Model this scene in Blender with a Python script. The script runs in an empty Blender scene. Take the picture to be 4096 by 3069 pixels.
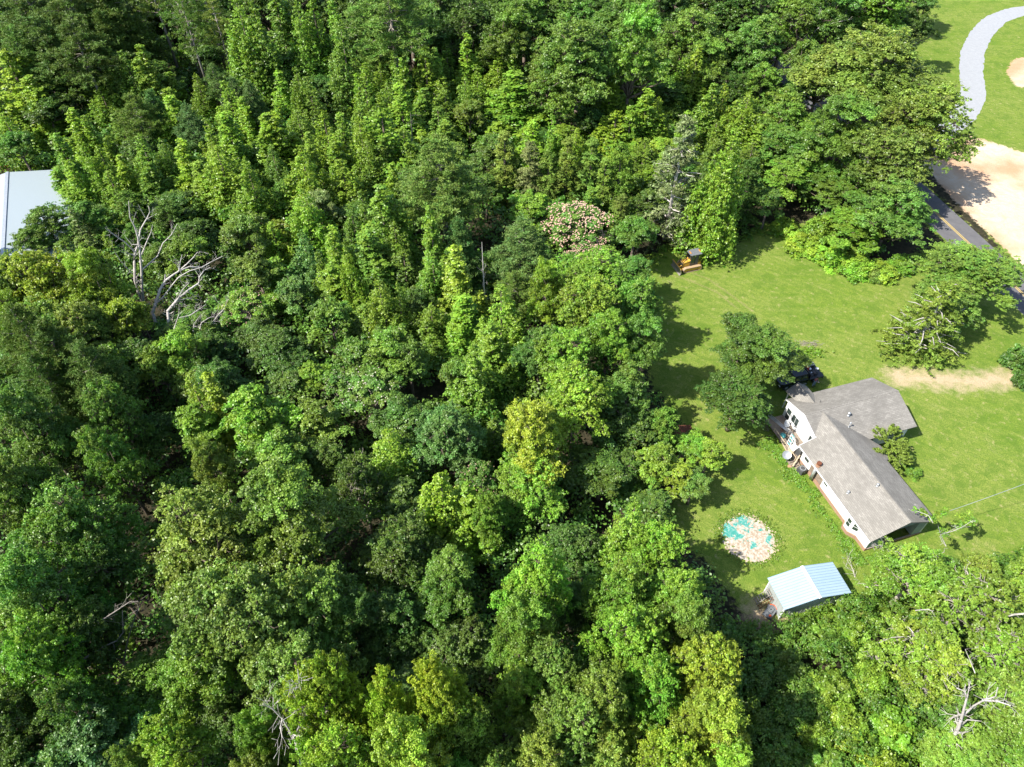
import bpy, math, random
import numpy as np
from mathutils import Vector, Matrix, Euler

# ------------------------------------------------------------------ camera, world, sun, exposure
SC = bpy.context.scene
COL = SC.collection
H = 66.0                       # flying height of the camera, metres
PITCH = math.radians(47.4)     # looking down from the horizon
FPX = 2844.0                   # focal length in pixels of a 4096 px wide picture
cam_d = bpy.data.cameras.new("camera"); cam = bpy.data.objects.new("camera", cam_d); COL.objects.link(cam)
cam.location = (0, 0, H); cam.rotation_euler = (math.radians(90) - PITCH, 0, 0)
cam_d.sensor_width = 36.0; cam_d.lens = 36.0 * FPX / 4096.0; cam_d.clip_start = 0.5; cam_d.clip_end = 6000
SC.camera = cam
SUN_AZ = math.radians(22); SUN_EL = math.radians(49)      # the light travels towards this azimuth
w = bpy.data.worlds.new("World"); SC.world = w; w.use_nodes = True
nt = w.node_tree; nt.nodes.clear()
sky = nt.nodes.new('ShaderNodeTexSky'); sky.sky_type = 'NISHITA'; sky.sun_disc = False
sky.sun_elevation = SUN_EL; sky.sun_rotation = math.radians(90) - (SUN_AZ + math.pi); sky.air_density = 1.0; sky.dust_density = 1.0
bg = nt.nodes.new('ShaderNodeBackground'); bg.inputs['Strength'].default_value = 0.12
wo = nt.nodes.new('ShaderNodeOutputWorld'); nt.links.new(sky.outputs[0], bg.inputs[0]); nt.links.new(bg.outputs[0], wo.inputs[0])
sl = bpy.data.lights.new("sun", 'SUN'); sl.energy = 5.0; sl.angle = math.radians(0.53); sl.color = (1.0, 0.955, 0.87)
so = bpy.data.objects.new("sun", sl); COL.objects.link(so); so.location = (-60, -20, 120)
sd = Vector((math.cos(SUN_AZ) * math.cos(SUN_EL), math.sin(SUN_AZ) * math.cos(SUN_EL), -math.sin(SUN_EL)))
so.rotation_euler = sd.to_track_quat('-Z', 'Y').to_euler()
SC.view_settings.view_transform = 'Standard'; SC.view_settings.look = 'None'
SC.view_settings.exposure = 0.95; SC.view_settings.gamma = 1.0
SC.render.engine = 'CYCLES'
SC.cycles.max_bounces = 6; SC.cycles.diffuse_bounces = 3; SC.cycles.transmission_bounces = 4; SC.cycles.transparent_max_bounces = 8
SC.cycles.caustics_reflective = False; SC.cycles.caustics_refractive = False

rng = np.random.default_rng(7)
random.seed(7)
PI = math.pi
_F = np.array([0, math.cos(PITCH), -math.sin(PITCH)]); _U = np.array([0, math.sin(PITCH), math.cos(PITCH)])
def PF(x, y, z=0.0):
    """point of the place at height z seen at pixel x,y of the 4096 px photograph"""
    d = np.array([1, 0, 0]) * (x - 2048) / FPX + _U * (1534.5 - y) / FPX + _F
    p = np.array([0, 0, H]) + d * (H - z) / -d[2]
    return Vector(p)
K = 4096 / 2212.0
def PD(x, y, z=0.0): return PF(x * K, y * K, z)
def QD(p):
    v = np.array(p) - np.array([0, 0, H]); z = v @ _F
    return ((2048 + FPX * v[0] / z) / K, (1534.5 - FPX * (v @ _U) / z) / K, z)

# ------------------------------------------------------------------ mesh helpers
class MB:
    def __init__(s): s.v = []; s.f = []; s.mi = []
    def add(s, vs, fs, mi=0):
        b = len(s.v); s.v += [tuple(p) for p in vs]; s.f += [tuple(b + i for i in f) for f in fs]; s.mi += [mi] * len(fs); return s
    def box(s, c, d, rz=0.0, mi=0, R=None, taper=1.0):
        hx, hy, hz = d[0] / 2, d[1] / 2, d[2] / 2
        M = R if R is not None else Matrix.Rotation(rz, 3, 'Z')
        vs = [Vector(c) + M @ Vector((x * hx * (taper if z > 0 else 1), y * hy * (taper if z > 0 else 1), z * hz)) for z in (-1, 1) for y in (-1, 1) for x in (-1, 1)]
        return s.add(vs, [(0, 2, 3, 1), (4, 5, 7, 6), (0, 1, 5, 4), (2, 6, 7, 3), (0, 4, 6, 2), (1, 3, 7, 5)], mi)
    def bar(s, a, b, wd, ht=None, mi=0):
        a = Vector(a); b = Vector(b); d = b - a; L = d.length
        if L < 1e-6: return s
        q = d.to_track_quat('X', 'Z').to_matrix()
        return s.box((a + b) / 2, (L, wd, ht or wd), R=q, mi=mi)
    def tube(s, pts, rad, n=6, mi=0, cap=True):
        pts = [Vector(p) for p in pts]; vs = []
        if not hasattr(rad, '__len__'): rad = [rad] * len(pts)
        ref = Vector((0.3, 0.2, 1)).normalized()
        for i, p in enumerate(pts):
            t = (pts[min(i + 1, len(pts) - 1)] - pts[max(i - 1, 0)])
            t = t.normalized() if t.length > 1e-9 else Vector((0, 0, 1))
            a = t.cross(ref)
            if a.length < 0.05: a = t.cross(Vector((1, 0, 0)))
            a.normalize(); b = t.cross(a)
            for k in range(n):
                an = 2 * PI * k / n; vs.append(p + (a * math.cos(an) + b * math.sin(an)) * rad[i])
        fs = [(i * n + k, i * n + (k + 1) % n, (i + 1) * n + (k + 1) % n, (i + 1) * n + k) for i in range(len(pts) - 1) for k in range(n)]
        if cap: fs += [tuple(range(n))[::-1], tuple((len(pts) - 1) * n + k for k in range(n))]
        return s.add(vs, fs, mi)
    def cyl(s, c, r, h, n=16, mi=0, r2=None, axis='Z'):
        c = Vector(c); ax = {'X': Vector((1, 0, 0)), 'Y': Vector((0, 1, 0)), 'Z': Vector((0, 0, 1))}[axis]
        return s.tube([c - ax * h / 2, c + ax * h / 2], [r, r if r2 is None else r2], n, mi)
    def prism(s, poly, z0, z1, mi=0):
        n = len(poly); vs = [(x, y, z0) for x, y in poly] + [(x, y, z1) for x, y in poly]
        return s.add(vs, [tuple(range(n))[::-1], tuple(range(n, 2 * n))] + [(i, (i + 1) % n, n + (i + 1) % n, n + i) for i in range(n)], mi)
    def slab(s, poly3, t, mi=0):
        """a polygon in space given a thickness t downwards"""
        n = len(poly3); vs = [tuple(p) for p in poly3] + [(p[0], p[1], p[2] - t) for p in poly3]
        return s.add(vs, [tuple(range(n)), tuple(range(n, 2 * n))[::-1]] + [(i, n + i, n + (i + 1) % n, (i + 1) % n) for i in range(n)], mi)
    def ball(s, c, r, n=10, m=6, mi=0, sc=(1, 1, 1)):
        vs = []
        for i in range(m + 1):
            a = PI * i / m
            for k in range(n):
                b = 2 * PI * k / n
                vs.append((c[0] + r * sc[0] * math.sin(a) * math.cos(b), c[1] + r * sc[1] * math.sin(a) * math.sin(b), c[2] + r * sc[2] * math.cos(a)))
        return s.add(vs, [(i * n + k, (i + 1) * n + k, (i + 1) * n + (k + 1) % n, i * n + (k + 1) % n) for i in range(m) for k in range(n)], mi)
    def mesh(s, name, mats, smooth=False):
        me = bpy.data.meshes.new(name); me.from_pydata(s.v, [], s.f)
        for m in (mats if isinstance(mats, (list, tuple)) else [mats]): me.materials.append(m)
        if any(s.mi): me.polygons.foreach_set('material_index', s.mi)
        if smooth: me.polygons.foreach_set('use_smooth', [True] * len(me.polygons))
        me.update(); return me
    def build(s, name, mats, parent=None, smooth=False, bevel=0.0):
        o = bpy.data.objects.new(name, s.mesh(name, mats, smooth)); COL.objects.link(o)
        if parent is not None: o.parent = parent
        if bevel:
            b = o.modifiers.new('bevel', 'BEVEL'); b.width = bevel; b.segments = 2; b.limit_method = 'ANGLE'
        return o
def tag(o, label=None, cat=None, group=None, kind=None):
    if label: o['label'] = label
    if cat: o['category'] = cat
    if group: o['group'] = group
    if kind: o['kind'] = kind
    return o
def empty(name, loc=(0, 0, 0), rz=0.0, label=None, cat=None, group=None):
    o = bpy.data.objects.new(name, None); COL.objects.link(o); o.location = loc; o.rotation_euler = (0, 0, rz); o.empty_display_size = 0.3
    return tag(o, label, cat, group)
def struct(o): o['kind'] = 'structure'; return o

# ------------------------------------------------------------------ material helpers
class NT:
    def __init__(s, name):
        s.m = bpy.data.materials.new(name); s.m.use_nodes = True; s.t = s.m.node_tree; s.t.nodes.clear()
        s.out = s.n('ShaderNodeOutputMaterial')
    def n(s, ty, **kw):
        nd = s.t.nodes.new(ty)
        for k, v in kw.items(): setattr(nd, k, v)
        return nd
    def l(s, a, b): s.t.links.new(a, b)
    def val(s, sock, v):
        if hasattr(v, 'is_linked') or isinstance(v, bpy.types.NodeSocket): s.l(v, sock)
        else: sock.default_value = v
    def coord(s, scale=(1, 1, 1), kind='Object', rot=(0, 0, 0)):
        tc = s.n('ShaderNodeTexCoord'); mp = s.n('ShaderNodeMapping'); mp.inputs['Scale'].default_value = scale; mp.inputs['Rotation'].default_value = rot
        s.l(tc.outputs[kind], mp.inputs[0]); return mp.outputs[0]
    def noise(s, scale, detail=4, rough=0.6, vec=None, dist=0.0):
        nd = s.n('ShaderNodeTexNoise'); nd.inputs['Scale'].default_value = scale; nd.inputs['Detail'].default_value = detail
        nd.inputs['Roughness'].default_value = rough; nd.inputs['Distortion'].default_value = dist
        s.l(vec if vec is not None else s.coord(), nd.inputs['Vector']); return nd.outputs['Fac']
    def ramp(s, fac, stops, interp='LINEAR'):
        nd = s.n('ShaderNodeValToRGB'); cr = nd.color_ramp; cr.interpolation = interp
        while len(cr.elements) < len(stops): cr.elements.new(0.5)
        for e, (p, c) in zip(cr.elements, stops): e.position = p; e.color = (c, c, c, 1) if isinstance(c, (int, float)) else (*c, 1)
        s.l(fac, nd.inputs[0]); return nd.outputs[0]
    def mix(s, fac, a, b, mode='MIX'):
        nd = s.n('ShaderNodeMix', data_type='RGBA', blend_type=mode)
        s.val(nd.inputs[0], fac)
        for i, v in ((6, a), (7, b)):
            if isinstance(v, (tuple, list)): nd.inputs[i].default_value = (*v[:3], 1)
            else: s.l(v, nd.inputs[i])
        return nd.outputs[2]
    def math(s, op, a, b=0.0, clamp=False):
        nd = s.n('ShaderNodeMath', operation=op, use_clamp=clamp); s.val(nd.inputs[0], a); s.val(nd.inputs[1], b); return nd.outputs[0]
    def attr(s, name):
        nd = s.n('ShaderNodeAttribute'); nd.attribute_name = name; return nd.outputs['Fac']
    def bsdf(s, col, rough=0.7, metal=0.0, spec=0.3, bump=None, bstr=0.3, bdist=0.05):
        b = s.n('ShaderNodeBsdfPrincipled')
        if isinstance(col, (tuple, list)): b.inputs['Base Color'].default_value = (*col[:3], 1)
        else: s.l(col, b.inputs['Base Color'])
        s.val(b.inputs['Roughness'], rough); b.inputs['Metallic'].default_value = metal; b.inputs['Specular IOR Level'].default_value = spec
        if bump is not None:
            bp = s.n('ShaderNodeBump'); bp.inputs['Strength'].default_value = bstr; bp.inputs['Distance'].default_value = bdist
            s.l(bump, bp.inputs['Height']); s.l(bp.outputs[0], b.inputs['Normal'])
        return b.outputs[0]
    def done(s, sh): s.l(sh, s.out.inputs[0]); return s.m
def worn(name, c1, c2=None, scale=3.0, rough=0.6, metal=0.0, spec=0.3, lo=0.35, hi=0.7, bstr=0.15, fine=25.0):
    """surface with patches of a second colour plus a fine grain"""
    t = NT(name); c2 = c2 or tuple(min(1, x * 0.7) for x in c1)
    a = t.noise(scale, 5, 0.65); col = t.mix(t.ramp(a, [(lo, 0), (hi, 1)]), c1, c2)
    g = t.noise(fine, 3, 0.6); col = t.mix(t.math('MULTIPLY', g, 0.35), col, tuple(x * 0.55 for x in c1))
    return t.done(t.bsdf(col, rough, metal, spec, g, bstr, 0.01))

# leaves: the colour of the tree comes from its object colour, each leaf and clump varies a little
def leaf_material(name, trans=0.3, rough=0.5, spec=0.25, tip=(0.30, 0.42, 0.035)):
    t = NT(name)
    oi = t.n('ShaderNodeObjectInfo'); v = t.attr('var')
    hsv = t.n('ShaderNodeHueSaturation')
    t.l(oi.outputs['Color'], hsv.inputs['Color'])
    t.l(t.ramp(v, [(0, 0.5), (0.5, 0.95), (1, 1.75)]), hsv.inputs['Value'])
    t.l(t.ramp(t.attr('hue'), [(0, 0.475), (1, 0.52)]), hsv.inputs['Hue'])
    tp = t.math('MULTIPLY', t.attr('tip'), 0.55, True)
    col = t.mix(tp, hsv.outputs[0], tip)
    p = t.bsdf(col, rough, 0, spec)
    tr = t.n('ShaderNodeBsdfTranslucent')
    t.l(t.mix(1.0, col, (1.25, 1.3, 0.45), 'MULTIPLY'), tr.inputs[0])
    mx = t.n('ShaderNodeMixShader'); mx.inputs[0].default_value = trans
    t.l(p, mx.inputs[1]); t.l(tr.outputs[0], mx.inputs[2])
    return t.done(mx.outputs[0])
M = {}
M['leaf'] = leaf_material('leaf', 0.32, 0.42, 0.5)
M['needle'] = leaf_material('needle', 0.15, 0.5, 0.3, (0.16, 0.19, 0.03))
M['bark'] = worn('bark', (0.13, 0.095, 0.07), (0.22, 0.18, 0.15), 4, 0.9)
M['pale_bark'] = worn('pale_bark', (0.42, 0.38, 0.33), (0.25, 0.21, 0.17), 3, 0.9)
M['dead_wood'] = worn('dead_wood', (0.62, 0.58, 0.54), (0.33, 0.29, 0.26), 2.2, 0.85)
M['grey_wood'] = worn('grey_wood', (0.36, 0.32, 0.28), (0.2, 0.17, 0.14), 3, 0.9)
M['pink'] = worn('blossom_pink', (0.62, 0.36, 0.27), (0.60, 0.47, 0.36), 9, 0.8)
M['white_flower'] = worn('blossom_white', (0.62, 0.58, 0.44), (0.6, 0.55, 0.42), 9, 0.8)

# ------------------------------------------------------------------ foliage arrays
def unit(a): return a / np.maximum(np.linalg.norm(a, axis=-1, keepdims=True), 1e-9)
class Leaves:
    def __init__(s): s.c = []; s.n = []; s.t = []; s.L = []; s.W = []; s.v = []; s.h = []; s.p = []
    def add(s, c, n, t, L, W, v, h, p):
        m = len(c); s.c.append(c); s.n.append(n); s.t.append(t)
        for lst, x in ((s.L, L), (s.W, W), (s.v, v), (s.h, h), (s.p, p)): lst.append(np.broadcast_to(np.asarray(x, float), (m,)))
    def clump(s, c, rad, n, L=0.26, W=0.17, up=0.5, lo=-0.35, var=None, tip=0.0, hue=None, droop=0.0, inner=0.55):
        d = unit(rng.normal(size=(n, 3))); bad = d[:, 2] < lo; d[bad, 2] *= -1
        m = max(3, n // 9); sh = unit(rng.normal(size=(m, 3)) + np.array([0, 0, 0.15])); sh[sh[:, 2] < lo, 2] *= -1
        k = rng.integers(0, m, n); sl_ = rng.uniform(0.75, 1.25, (m, 1))[k]
        d = unit(sh[k] + rng.normal(size=(n, 3)) * 0.2); rr = rng.uniform(inner * 0.8, 1.0, (n, 1)) * sl_; off = d * rr * np.asarray(rad)
        nn = unit(d * 0.6 + np.array([0, 0, up]) + rng.normal(size=(n, 3)) * 0.45)
        tt = rng.normal(size=(n, 3)) + d * 0.8 - np.array([0, 0, droop])
        tt = unit(tt - nn * (tt * nn).sum(1, keepdims=True))
        v0 = rng.uniform(0.25, 0.75) if var is None else var; h0 = rng.uniform(0, 1) if hue is None else hue
        s.add(np.asarray(c) + off, nn, tt, rng.uniform(0.7, 1.3, n) * L, rng.uniform(0.7, 1.3, n) * W,
              np.clip(v0 + rng.normal(size=n) * 0.16, 0, 1), np.clip(h0 + rng.normal(size=n) * 0.12, 0, 1), np.clip(tip * np.clip(d[:, 2] + 0.35, 0, 1) + rng.normal(size=n) * 0.05 * (tip > 0), 0, 1))
    def puff(s, c, rad, n, L=0.32, W=0.05, var=None, tip=0.0):
        """needle tuft: blades radiating outward and up"""
        d = unit(rng.normal(size=(n, 3)) + np.array([0, 0, 0.55])); off = d * rad * rng.uniform(0.3, 1, (n, 1))
        nn = unit(np.cross(d, rng.normal(size=(n, 3))) + np.array([0, 0, 0.5])); tt = unit(d + rng.normal(size=(n, 3)) * 0.25)
        v0 = rng.uniform(0.25, 0.75) if var is None else var
        s.add(np.asarray(c) + off, nn, tt, rng.uniform(0.7, 1.2, n) * L, W, np.clip(v0 + rng.normal(size=n) * 0.15, 0, 1), rng.uniform(0, 1), tip)
    def count(s): return sum(len(a) for a in s.c)
    def mesh(s, name, mat):
        c = np.concatenate(s.c); n = np.concatenate(s.n); t = np.concatenate(s.t)
        b = unit(np.cross(n, t)); L = np.concatenate(s.L)[:, None] / 2; W = np.concatenate(s.W)[:, None] / 2
        N = len(c); sag = n * (L * 0.25)
        V = np.stack([c - t * L - sag, c + b * W + t * L * 0.1, c + t * L - sag, c - b * W + t * L * 0.1], 1).reshape(-1, 3)
        me = bpy.data.meshes.new(name); me.vertices.add(4 * N); me.loops.add(4 * N); me.polygons.add(N)
        me.vertices.foreach_set('co', V.astype(np.float32).ravel()); me.loops.foreach_set('vertex_index', np.arange(4 * N, dtype=np.int32))
        me.polygons.foreach_set('loop_start', np.arange(0, 4 * N, 4, dtype=np.int32)); me.polygons.foreach_set('loop_total', np.full(N, 4, np.int32))
        for nm, arr in (('var', s.v), ('hue', s.h), ('tip', s.p)):
            a = me.attributes.new(nm, 'FLOAT', 'FACE'); a.data.foreach_set('value', np.concatenate(arr).astype(np.float32))
        me.materials.append(mat); me.update(calc_edges=True); return me

def wobble(a, b, k=4, amp=0.12):
    a = Vector(a); b = Vector(b); L = (b - a).length; out = [a]
    for i in range(1, k): out.append(a.lerp(b, i / k) + Vector(rng.normal(size=3)) * amp * L / k)
    return out + [b]

# each prototype is (crown mesh, trunk mesh, radius, height, extra mesh)
def proto_oak(name, r=6.0, h=16.0, lobes=11, leafN=60000, clump=0.8, L=0.21, W=0.15, flat=0.85, limb_mat='bark', tipv=0.25, gap=1.0, spread=0.62, showlimb=0):
    lv = Leaves(); tk = MB(); rz = r * flat
    cz = h - rz * 1.0
    tk.tube([(0, 0, -0.3), (0.05, 0, 1.0), (0.1, 0.1, cz - rz * 0.9)], [0.045 * h * .62, 0.034 * h * .62, 0.022 * h * .62], 8)
    root = Vector((0.1, 0.1, cz - rz * 0.9)); L_ = []
    p1, p2, a1, a2_ = rng.uniform(0, 6.28), rng.uniform(0, 6.28), rng.uniform(.10, .22), rng.uniform(.06, .14)
    for i in range(lobes):
        an = i * 2.39996 + rng.uniform(-0.35, 0.35); q = math.sqrt((i + 0.4) / lobes)
        mod = 1 + a1 * math.sin(2 * an + p1) + a2_ * math.sin(3 * an + p2)
        rho = r * (spread + .12) * q * rng.uniform(0.8, 1.15) * mod
        z = cz + rz * (0.70 * (1 - q * q) - 0.45 * q * rng.uniform(.3, 1.3)) + rng.uniform(-0.22, 0.22) * rz
        lr = r * rng.uniform(0.22, 0.40) * (1.12 - .35 * q); L_.append((Vector((rho * math.cos(an), rho * math.sin(an), z)), lr))
    L_.append((Vector((0, 0, cz - rz * .25)), r * .5))
    tot_ = sum(l[1] ** 2 for l in L_)
    for (lc, lr) in L_:
        per = leafN * lr * lr / tot_
        tk.tube(wobble(root + Vector((0, 0, rng.uniform(-.2, 0.6))), lc, 5, 0.25), np.linspace(0.17, 0.06, 6) * r / 6, 5)
        nc = max(7, int(6.0 * (lr / clump) ** 2 * gap))
        lvar = rng.uniform(0.28, 0.72); lh = rng.uniform(0.1, 0.9)
        for j in range(nc):
            d = unit(rng.normal(size=3) + np.array([0, 0, 0.55])); d[2] = d[2] if d[2] > -0.5 else -d[2] * 0.5
            p = np.array(lc) + d * lr * np.array([1, 1, 0.8]) * (rng.uniform(0.6, 1.05) if rng.uniform() < .8 else rng.uniform(1.05, 1.32))
            cr = clump * rng.uniform(0.42, 1.1)
            lv.clump(p, (cr, cr, cr * 0.72), int(per / nc * rng.uniform(0.75, 1.25)), L, W, 0.5, -0.3, np.clip(lvar + rng.normal() * 0.1, .1, .9), tipv * rng.uniform(0.3, 1.3) * max(0, d[2] + .2), np.clip(lh + rng.normal() * .15, 0, 1))
            if j % 3 == 0: tk.tube(wobble(lc, p, 3, 0.2), [0.05, 0.04, 0.03, 0.02], 4, cap=False)
        for j in range(showlimb):
            an = rng.uniform(0, 2 * PI); d = Vector((math.cos(an), math.sin(an), rng.uniform(0.3, 1.0))).normalized()
            e = lc + d * lr * rng.uniform(1.05, 1.4); tk.tube(wobble(lc + d * lr * .2, e, 5, 0.5), np.linspace(0.075, 0.02, 6), 5)
            tk.tube(wobble(lc + d * lr * .7, e + Vector(rng.normal(size=3)) * lr * 0.35, 4, 0.5), np.linspace(0.045, 0.015, 5), 4)
    return dict(crown=lv.mesh(name + '_crown', M['leaf']), trunk=tk.mesh(name + '_trunk', M[limb_mat], True), r=r, h=h)

def proto_spire(name, r=2.8, h=14.0, spires=9, leafN=32000, L=0.19, W=0.14, tipv=0.8, base=0.18, top=1.0):
    lv = Leaves(); tk = MB()
    tk.tube([(0, 0, -0.3), (0.03, 0, h * .4), (0, 0, h * .93)], [0.17, 0.12, 0.03], 7)
    jobs = []
    for i in range(spires):
        if i == 0: rho, th, an, sl, sr = 0, h, 0, h * 0.75, r * 0.36
        else:
            an = i * 2.39996 + rng.uniform(-.4, .4); q = math.sqrt(rng.uniform(0.12, 1.0)); rho = r * 0.74 * q
            th = h * (1 - 0.50 * q * q - rng.uniform(0.04, 0.18)) * top; sl = th - h * base * rng.uniform(0.5, 1.2); sl = max(sl, h * .3); sr = r * rng.uniform(0.2, 0.36)
        lean = 0.10
        jobs.append((rho, th, an, sl, sr))
    tot = sum(j[3] * j[4] for j in jobs)
    for (rho, th, an, sl, sr) in jobs:
        bx, by = rho * math.cos(an), rho * math.sin(an)
        nc = max(8, int(sl * 2 * PI * sr * 0.8 / 0.42)); n = int(leafN * sl * sr / tot / nc)
        tk.tube([(0, 0, max(0.5, th - sl)), (bx * .8, by * .8, th - sl * .6), (bx, by, th - 0.4)], [0.07, 0.05, 0.015], 4, cap=False)
        hv = rng.uniform(0.3, 0.7)
        for k in range(nc):
            s = ((k + rng.uniform(0, 1)) / nc) ** 0.85
            rad = sr * (0.12 + 0.95 * s ** 0.65) * (1 + 0.5 * max(0, s - .6)); a2 = rng.uniform(0, 2 * PI)
            z = th - s * sl + rng.normal() * 0.08
            p = (bx * (1 + .1 * s) + rad * math.cos(a2) * rng.uniform(.6, 1.1), by * (1 + .1 * s) + rad * math.sin(a2) * rng.uniform(.6, 1.1), z)
            cr = rng.uniform(0.28, 0.55) * (0.8 + 0.6 * s)
            lv.clump(p, (cr * 1.1, cr * 1.1, cr * (0.95 - .3 * s)), n, L, W, 0.45, -0.4, np.clip(0.5 + rng.normal() * 0.14, 0.1, .9), tipv * max(0, 1 - s * 1.5) * rng.uniform(.5, 1.2) + tipv * .15, np.clip(hv + rng.normal() * .2, 0, 1))
    return dict(crown=lv.mesh(name + '_crown', M['leaf']), trunk=tk.mesh(name + '_trunk', M['bark'], True), r=r, h=h)

def proto_pine(name, r=3.4, h=17.0, base=0.45, whorls=11, nb=7, round_=0.5, dens=1.0, L=0.34):
    lv = Leaves(); tk = MB()
    tk.tube([(0, 0, -0.3), (0.1, 0.05, h * .5), (0, 0, h * .98)], [0.24, 0.17, 0.04], 8)
    for i in range(whorls):
        t = i / (whorls - 1); z = h * (base + (0.98 - base) * t)
        prof = (1 - t) ** 0.6 * (0.55 + 0.45 * min(1, t * 3 + round_)); R = max(0.5, r * prof)
        m = max(3, int(nb * (0.5 + 0.6 * (1 - t))))
        for j in range(m):
            an = j * 2 * PI / m + i * 1.1 + rng.uniform(-.35, .35); ln = R * rng.uniform(0.65, 1.1)
            e = Vector((math.cos(an) * ln, math.sin(an) * ln, z + ln * rng.uniform(0.12, 0.45) * (0.4 + t)))
            pts = wobble((0, 0, z), e, 4, 0.18); tk.tube(pts, [0.07, 0.055, 0.04, 0.03, 0.02], 4, cap=False)
            nt_ = int((3 + ln * 5.5) * dens)
            for q in range(nt_):
                s = 1 - 0.62 * rng.uniform(0, 1) ** 1.4; bp = Vector((0, 0, z)).lerp(e, s)
                sp = ln * 0.3 * (1.25 - s * .55)
                p = (bp.x + rng.normal() * sp * .65, bp.y + rng.normal() * sp * .65, bp.z + rng.normal() * 0.16 + 0.1)
                vv = np.clip(0.5 + rng.normal() * .14, .15, .85)
                for g in range(3):
                    lv.puff((p[0] + rng.normal() * .2, p[1] + rng.normal() * .2, p[2] + rng.normal() * .1), 0.26, 15, L, 0.065, vv, rng.uniform(0, .7))
    return dict(crown=lv.mesh(name + '_crown', M['needle']), trunk=tk.mesh(name + '_trunk', M['grey_wood'], True), r=r, h=h)

def proto_cedar(name, r=2.4, h=12.0, leafN=26000, base=0.03, power=0.75, L=0.26, W=0.075, twig=False):
    lv = Leaves(); tk = MB()
    tk.tube([(0, 0, -0.3), (0, 0, h * .5), (0, 0, h * .97)], [0.2, 0.13, 0.03], 7)
    nb = int(h * 13); n = int(leafN / nb / 3)
    for i in range(nb):
        t = rng.uniform(0, 1) ** 1.25; z = h * (base + (0.98 - base) * t); R = r * ((1 - t) ** power + 0.05) * rng.uniform(0.7, 1.12)
        an = rng.uniform(0, 2 * PI); vv = np.clip(0.5 + rng.normal() * .15, .1, .9); hh = rng.uniform(0.2, .9)
        for s in (1.0, 0.74, 0.5):
            p = (math.cos(an) * R * s, math.sin(an) * R * s, z + 0.15 - 0.25 * s * s * R / r)
            c = rng.uniform(0.3, 0.5) * (0.7 + .3 * r / 2.4)
            lv.clump(p, (c * 1.05, c * 1.05, c * .55), n, L, W, 0.25, -0.7, vv, 0.35 * s, hh, droop=0.5, inner=0.2)
        if i % 3 == 0: tk.tube(wobble((0, 0, z), (math.cos(an) * R * (1.1 if twig else .8), math.sin(an) * R * (1.1 if twig else .8), z + (.4 if twig else -.1)), 3, .25), [0.06, 0.05, 0.035, 0.012] if twig else [0.05, 0.035, 0.025, 0.012], 4, cap=False)
    return dict(crown=lv.mesh(name + '_crown', M['needle']), trunk=tk.mesh(name + '_trunk', M['dead_wood'] if twig else M['bark'], True), r=r, h=h)

def proto_mimosa(name, r=3.6, h=7.5, leafN=15000, blooms=260, mat='pink', fl=1.0):
    lv = Leaves(); tk = MB(); bl = MB()
    tk.tube([(0, 0, -0.3), (0.15, 0.1, h * .45)], [0.16, 0.11], 7)
    pads = []
    for i in range(15):
        an = i * 2.39996; q = math.sqrt((i + .5) / 15); rho = r * .78 * q
        z = h * (0.97 - 0.42 * q * q * rng.uniform(0.5, 1.1)); pr = r * rng.uniform(0.24, 0.36)
        p = Vector((rho * math.cos(an), rho * math.sin(an), z)); pads.append((p, pr))
        tk.tube(wobble((0.15, 0.1, h * .42), p - Vector((0, 0, .1)), 4, .2), [0.08, 0.06, 0.05, 0.035, 0.02], 5, cap=False)
        for j in range(9):
            a2 = rng.uniform(0, 2 * PI); rr = pr * math.sqrt(rng.uniform(0, 1))
            lv.clump((p.x + rr * math.cos(a2), p.y + rr * math.sin(a2), p.z - 0.3 * (rr / pr) ** 2 + rng.normal() * .06), (pr * .42, pr * .42, 0.22), int(leafN / 135), 0.26, 0.12, 0.9, -0.2, None, 0.1)
    for i in range(blooms):
        p, pr = pads[rng.integers(len(pads))]; a2 = rng.uniform(0, 2 * PI); rr = pr * 1.15 * math.sqrt(rng.uniform(0, 1))
        c = (p.x + rr * math.cos(a2), p.y + rr * math.sin(a2), p.z + 0.26 - 0.3 * (rr / pr) ** 2 + rng.uniform(-.03, .1)); s = rng.uniform(0.045, 0.085) * fl
        bl.ball(c, s, 5, 3, 0, (1, 1, .75))
    return dict(crown=lv.mesh(name + '_crown', M['leaf']), trunk=tk.mesh(name + '_trunk', M['pale_bark'], True), r=r, h=h, extra=bl.mesh(name + '_blossoms', M[mat]))

def proto_shrub(name, r=1.8, h=3.0, leafN=6000, n=34, L=0.2, W=0.14, tipv=0.3, mat='leaf'):
    lv = Leaves(); tk = MB()
    for i in range(n):
        d = unit(rng.normal(size=3)); d[2] = abs(d[2]); p = d * np.array([r * .78, r * .78, h * .78]) * rng.uniform(0.55, 1); c = rng.uniform(.3, .55) * r / 1.8
        lv.clump(p, (c, c, c * .8), leafN // n, L, W, .5, -.5, None, tipv * d[2])
        if i % 2 == 0: tk.tube(wobble((0, 0, -0.1), p, 3, .2), [0.05, 0.04, 0.03, 0.015], 4, cap=False)
    return dict(crown=lv.mesh(name + '_crown', M[mat]), trunk=tk.mesh(name + '_trunk', M['bark'], True), r=r, h=h)

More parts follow.
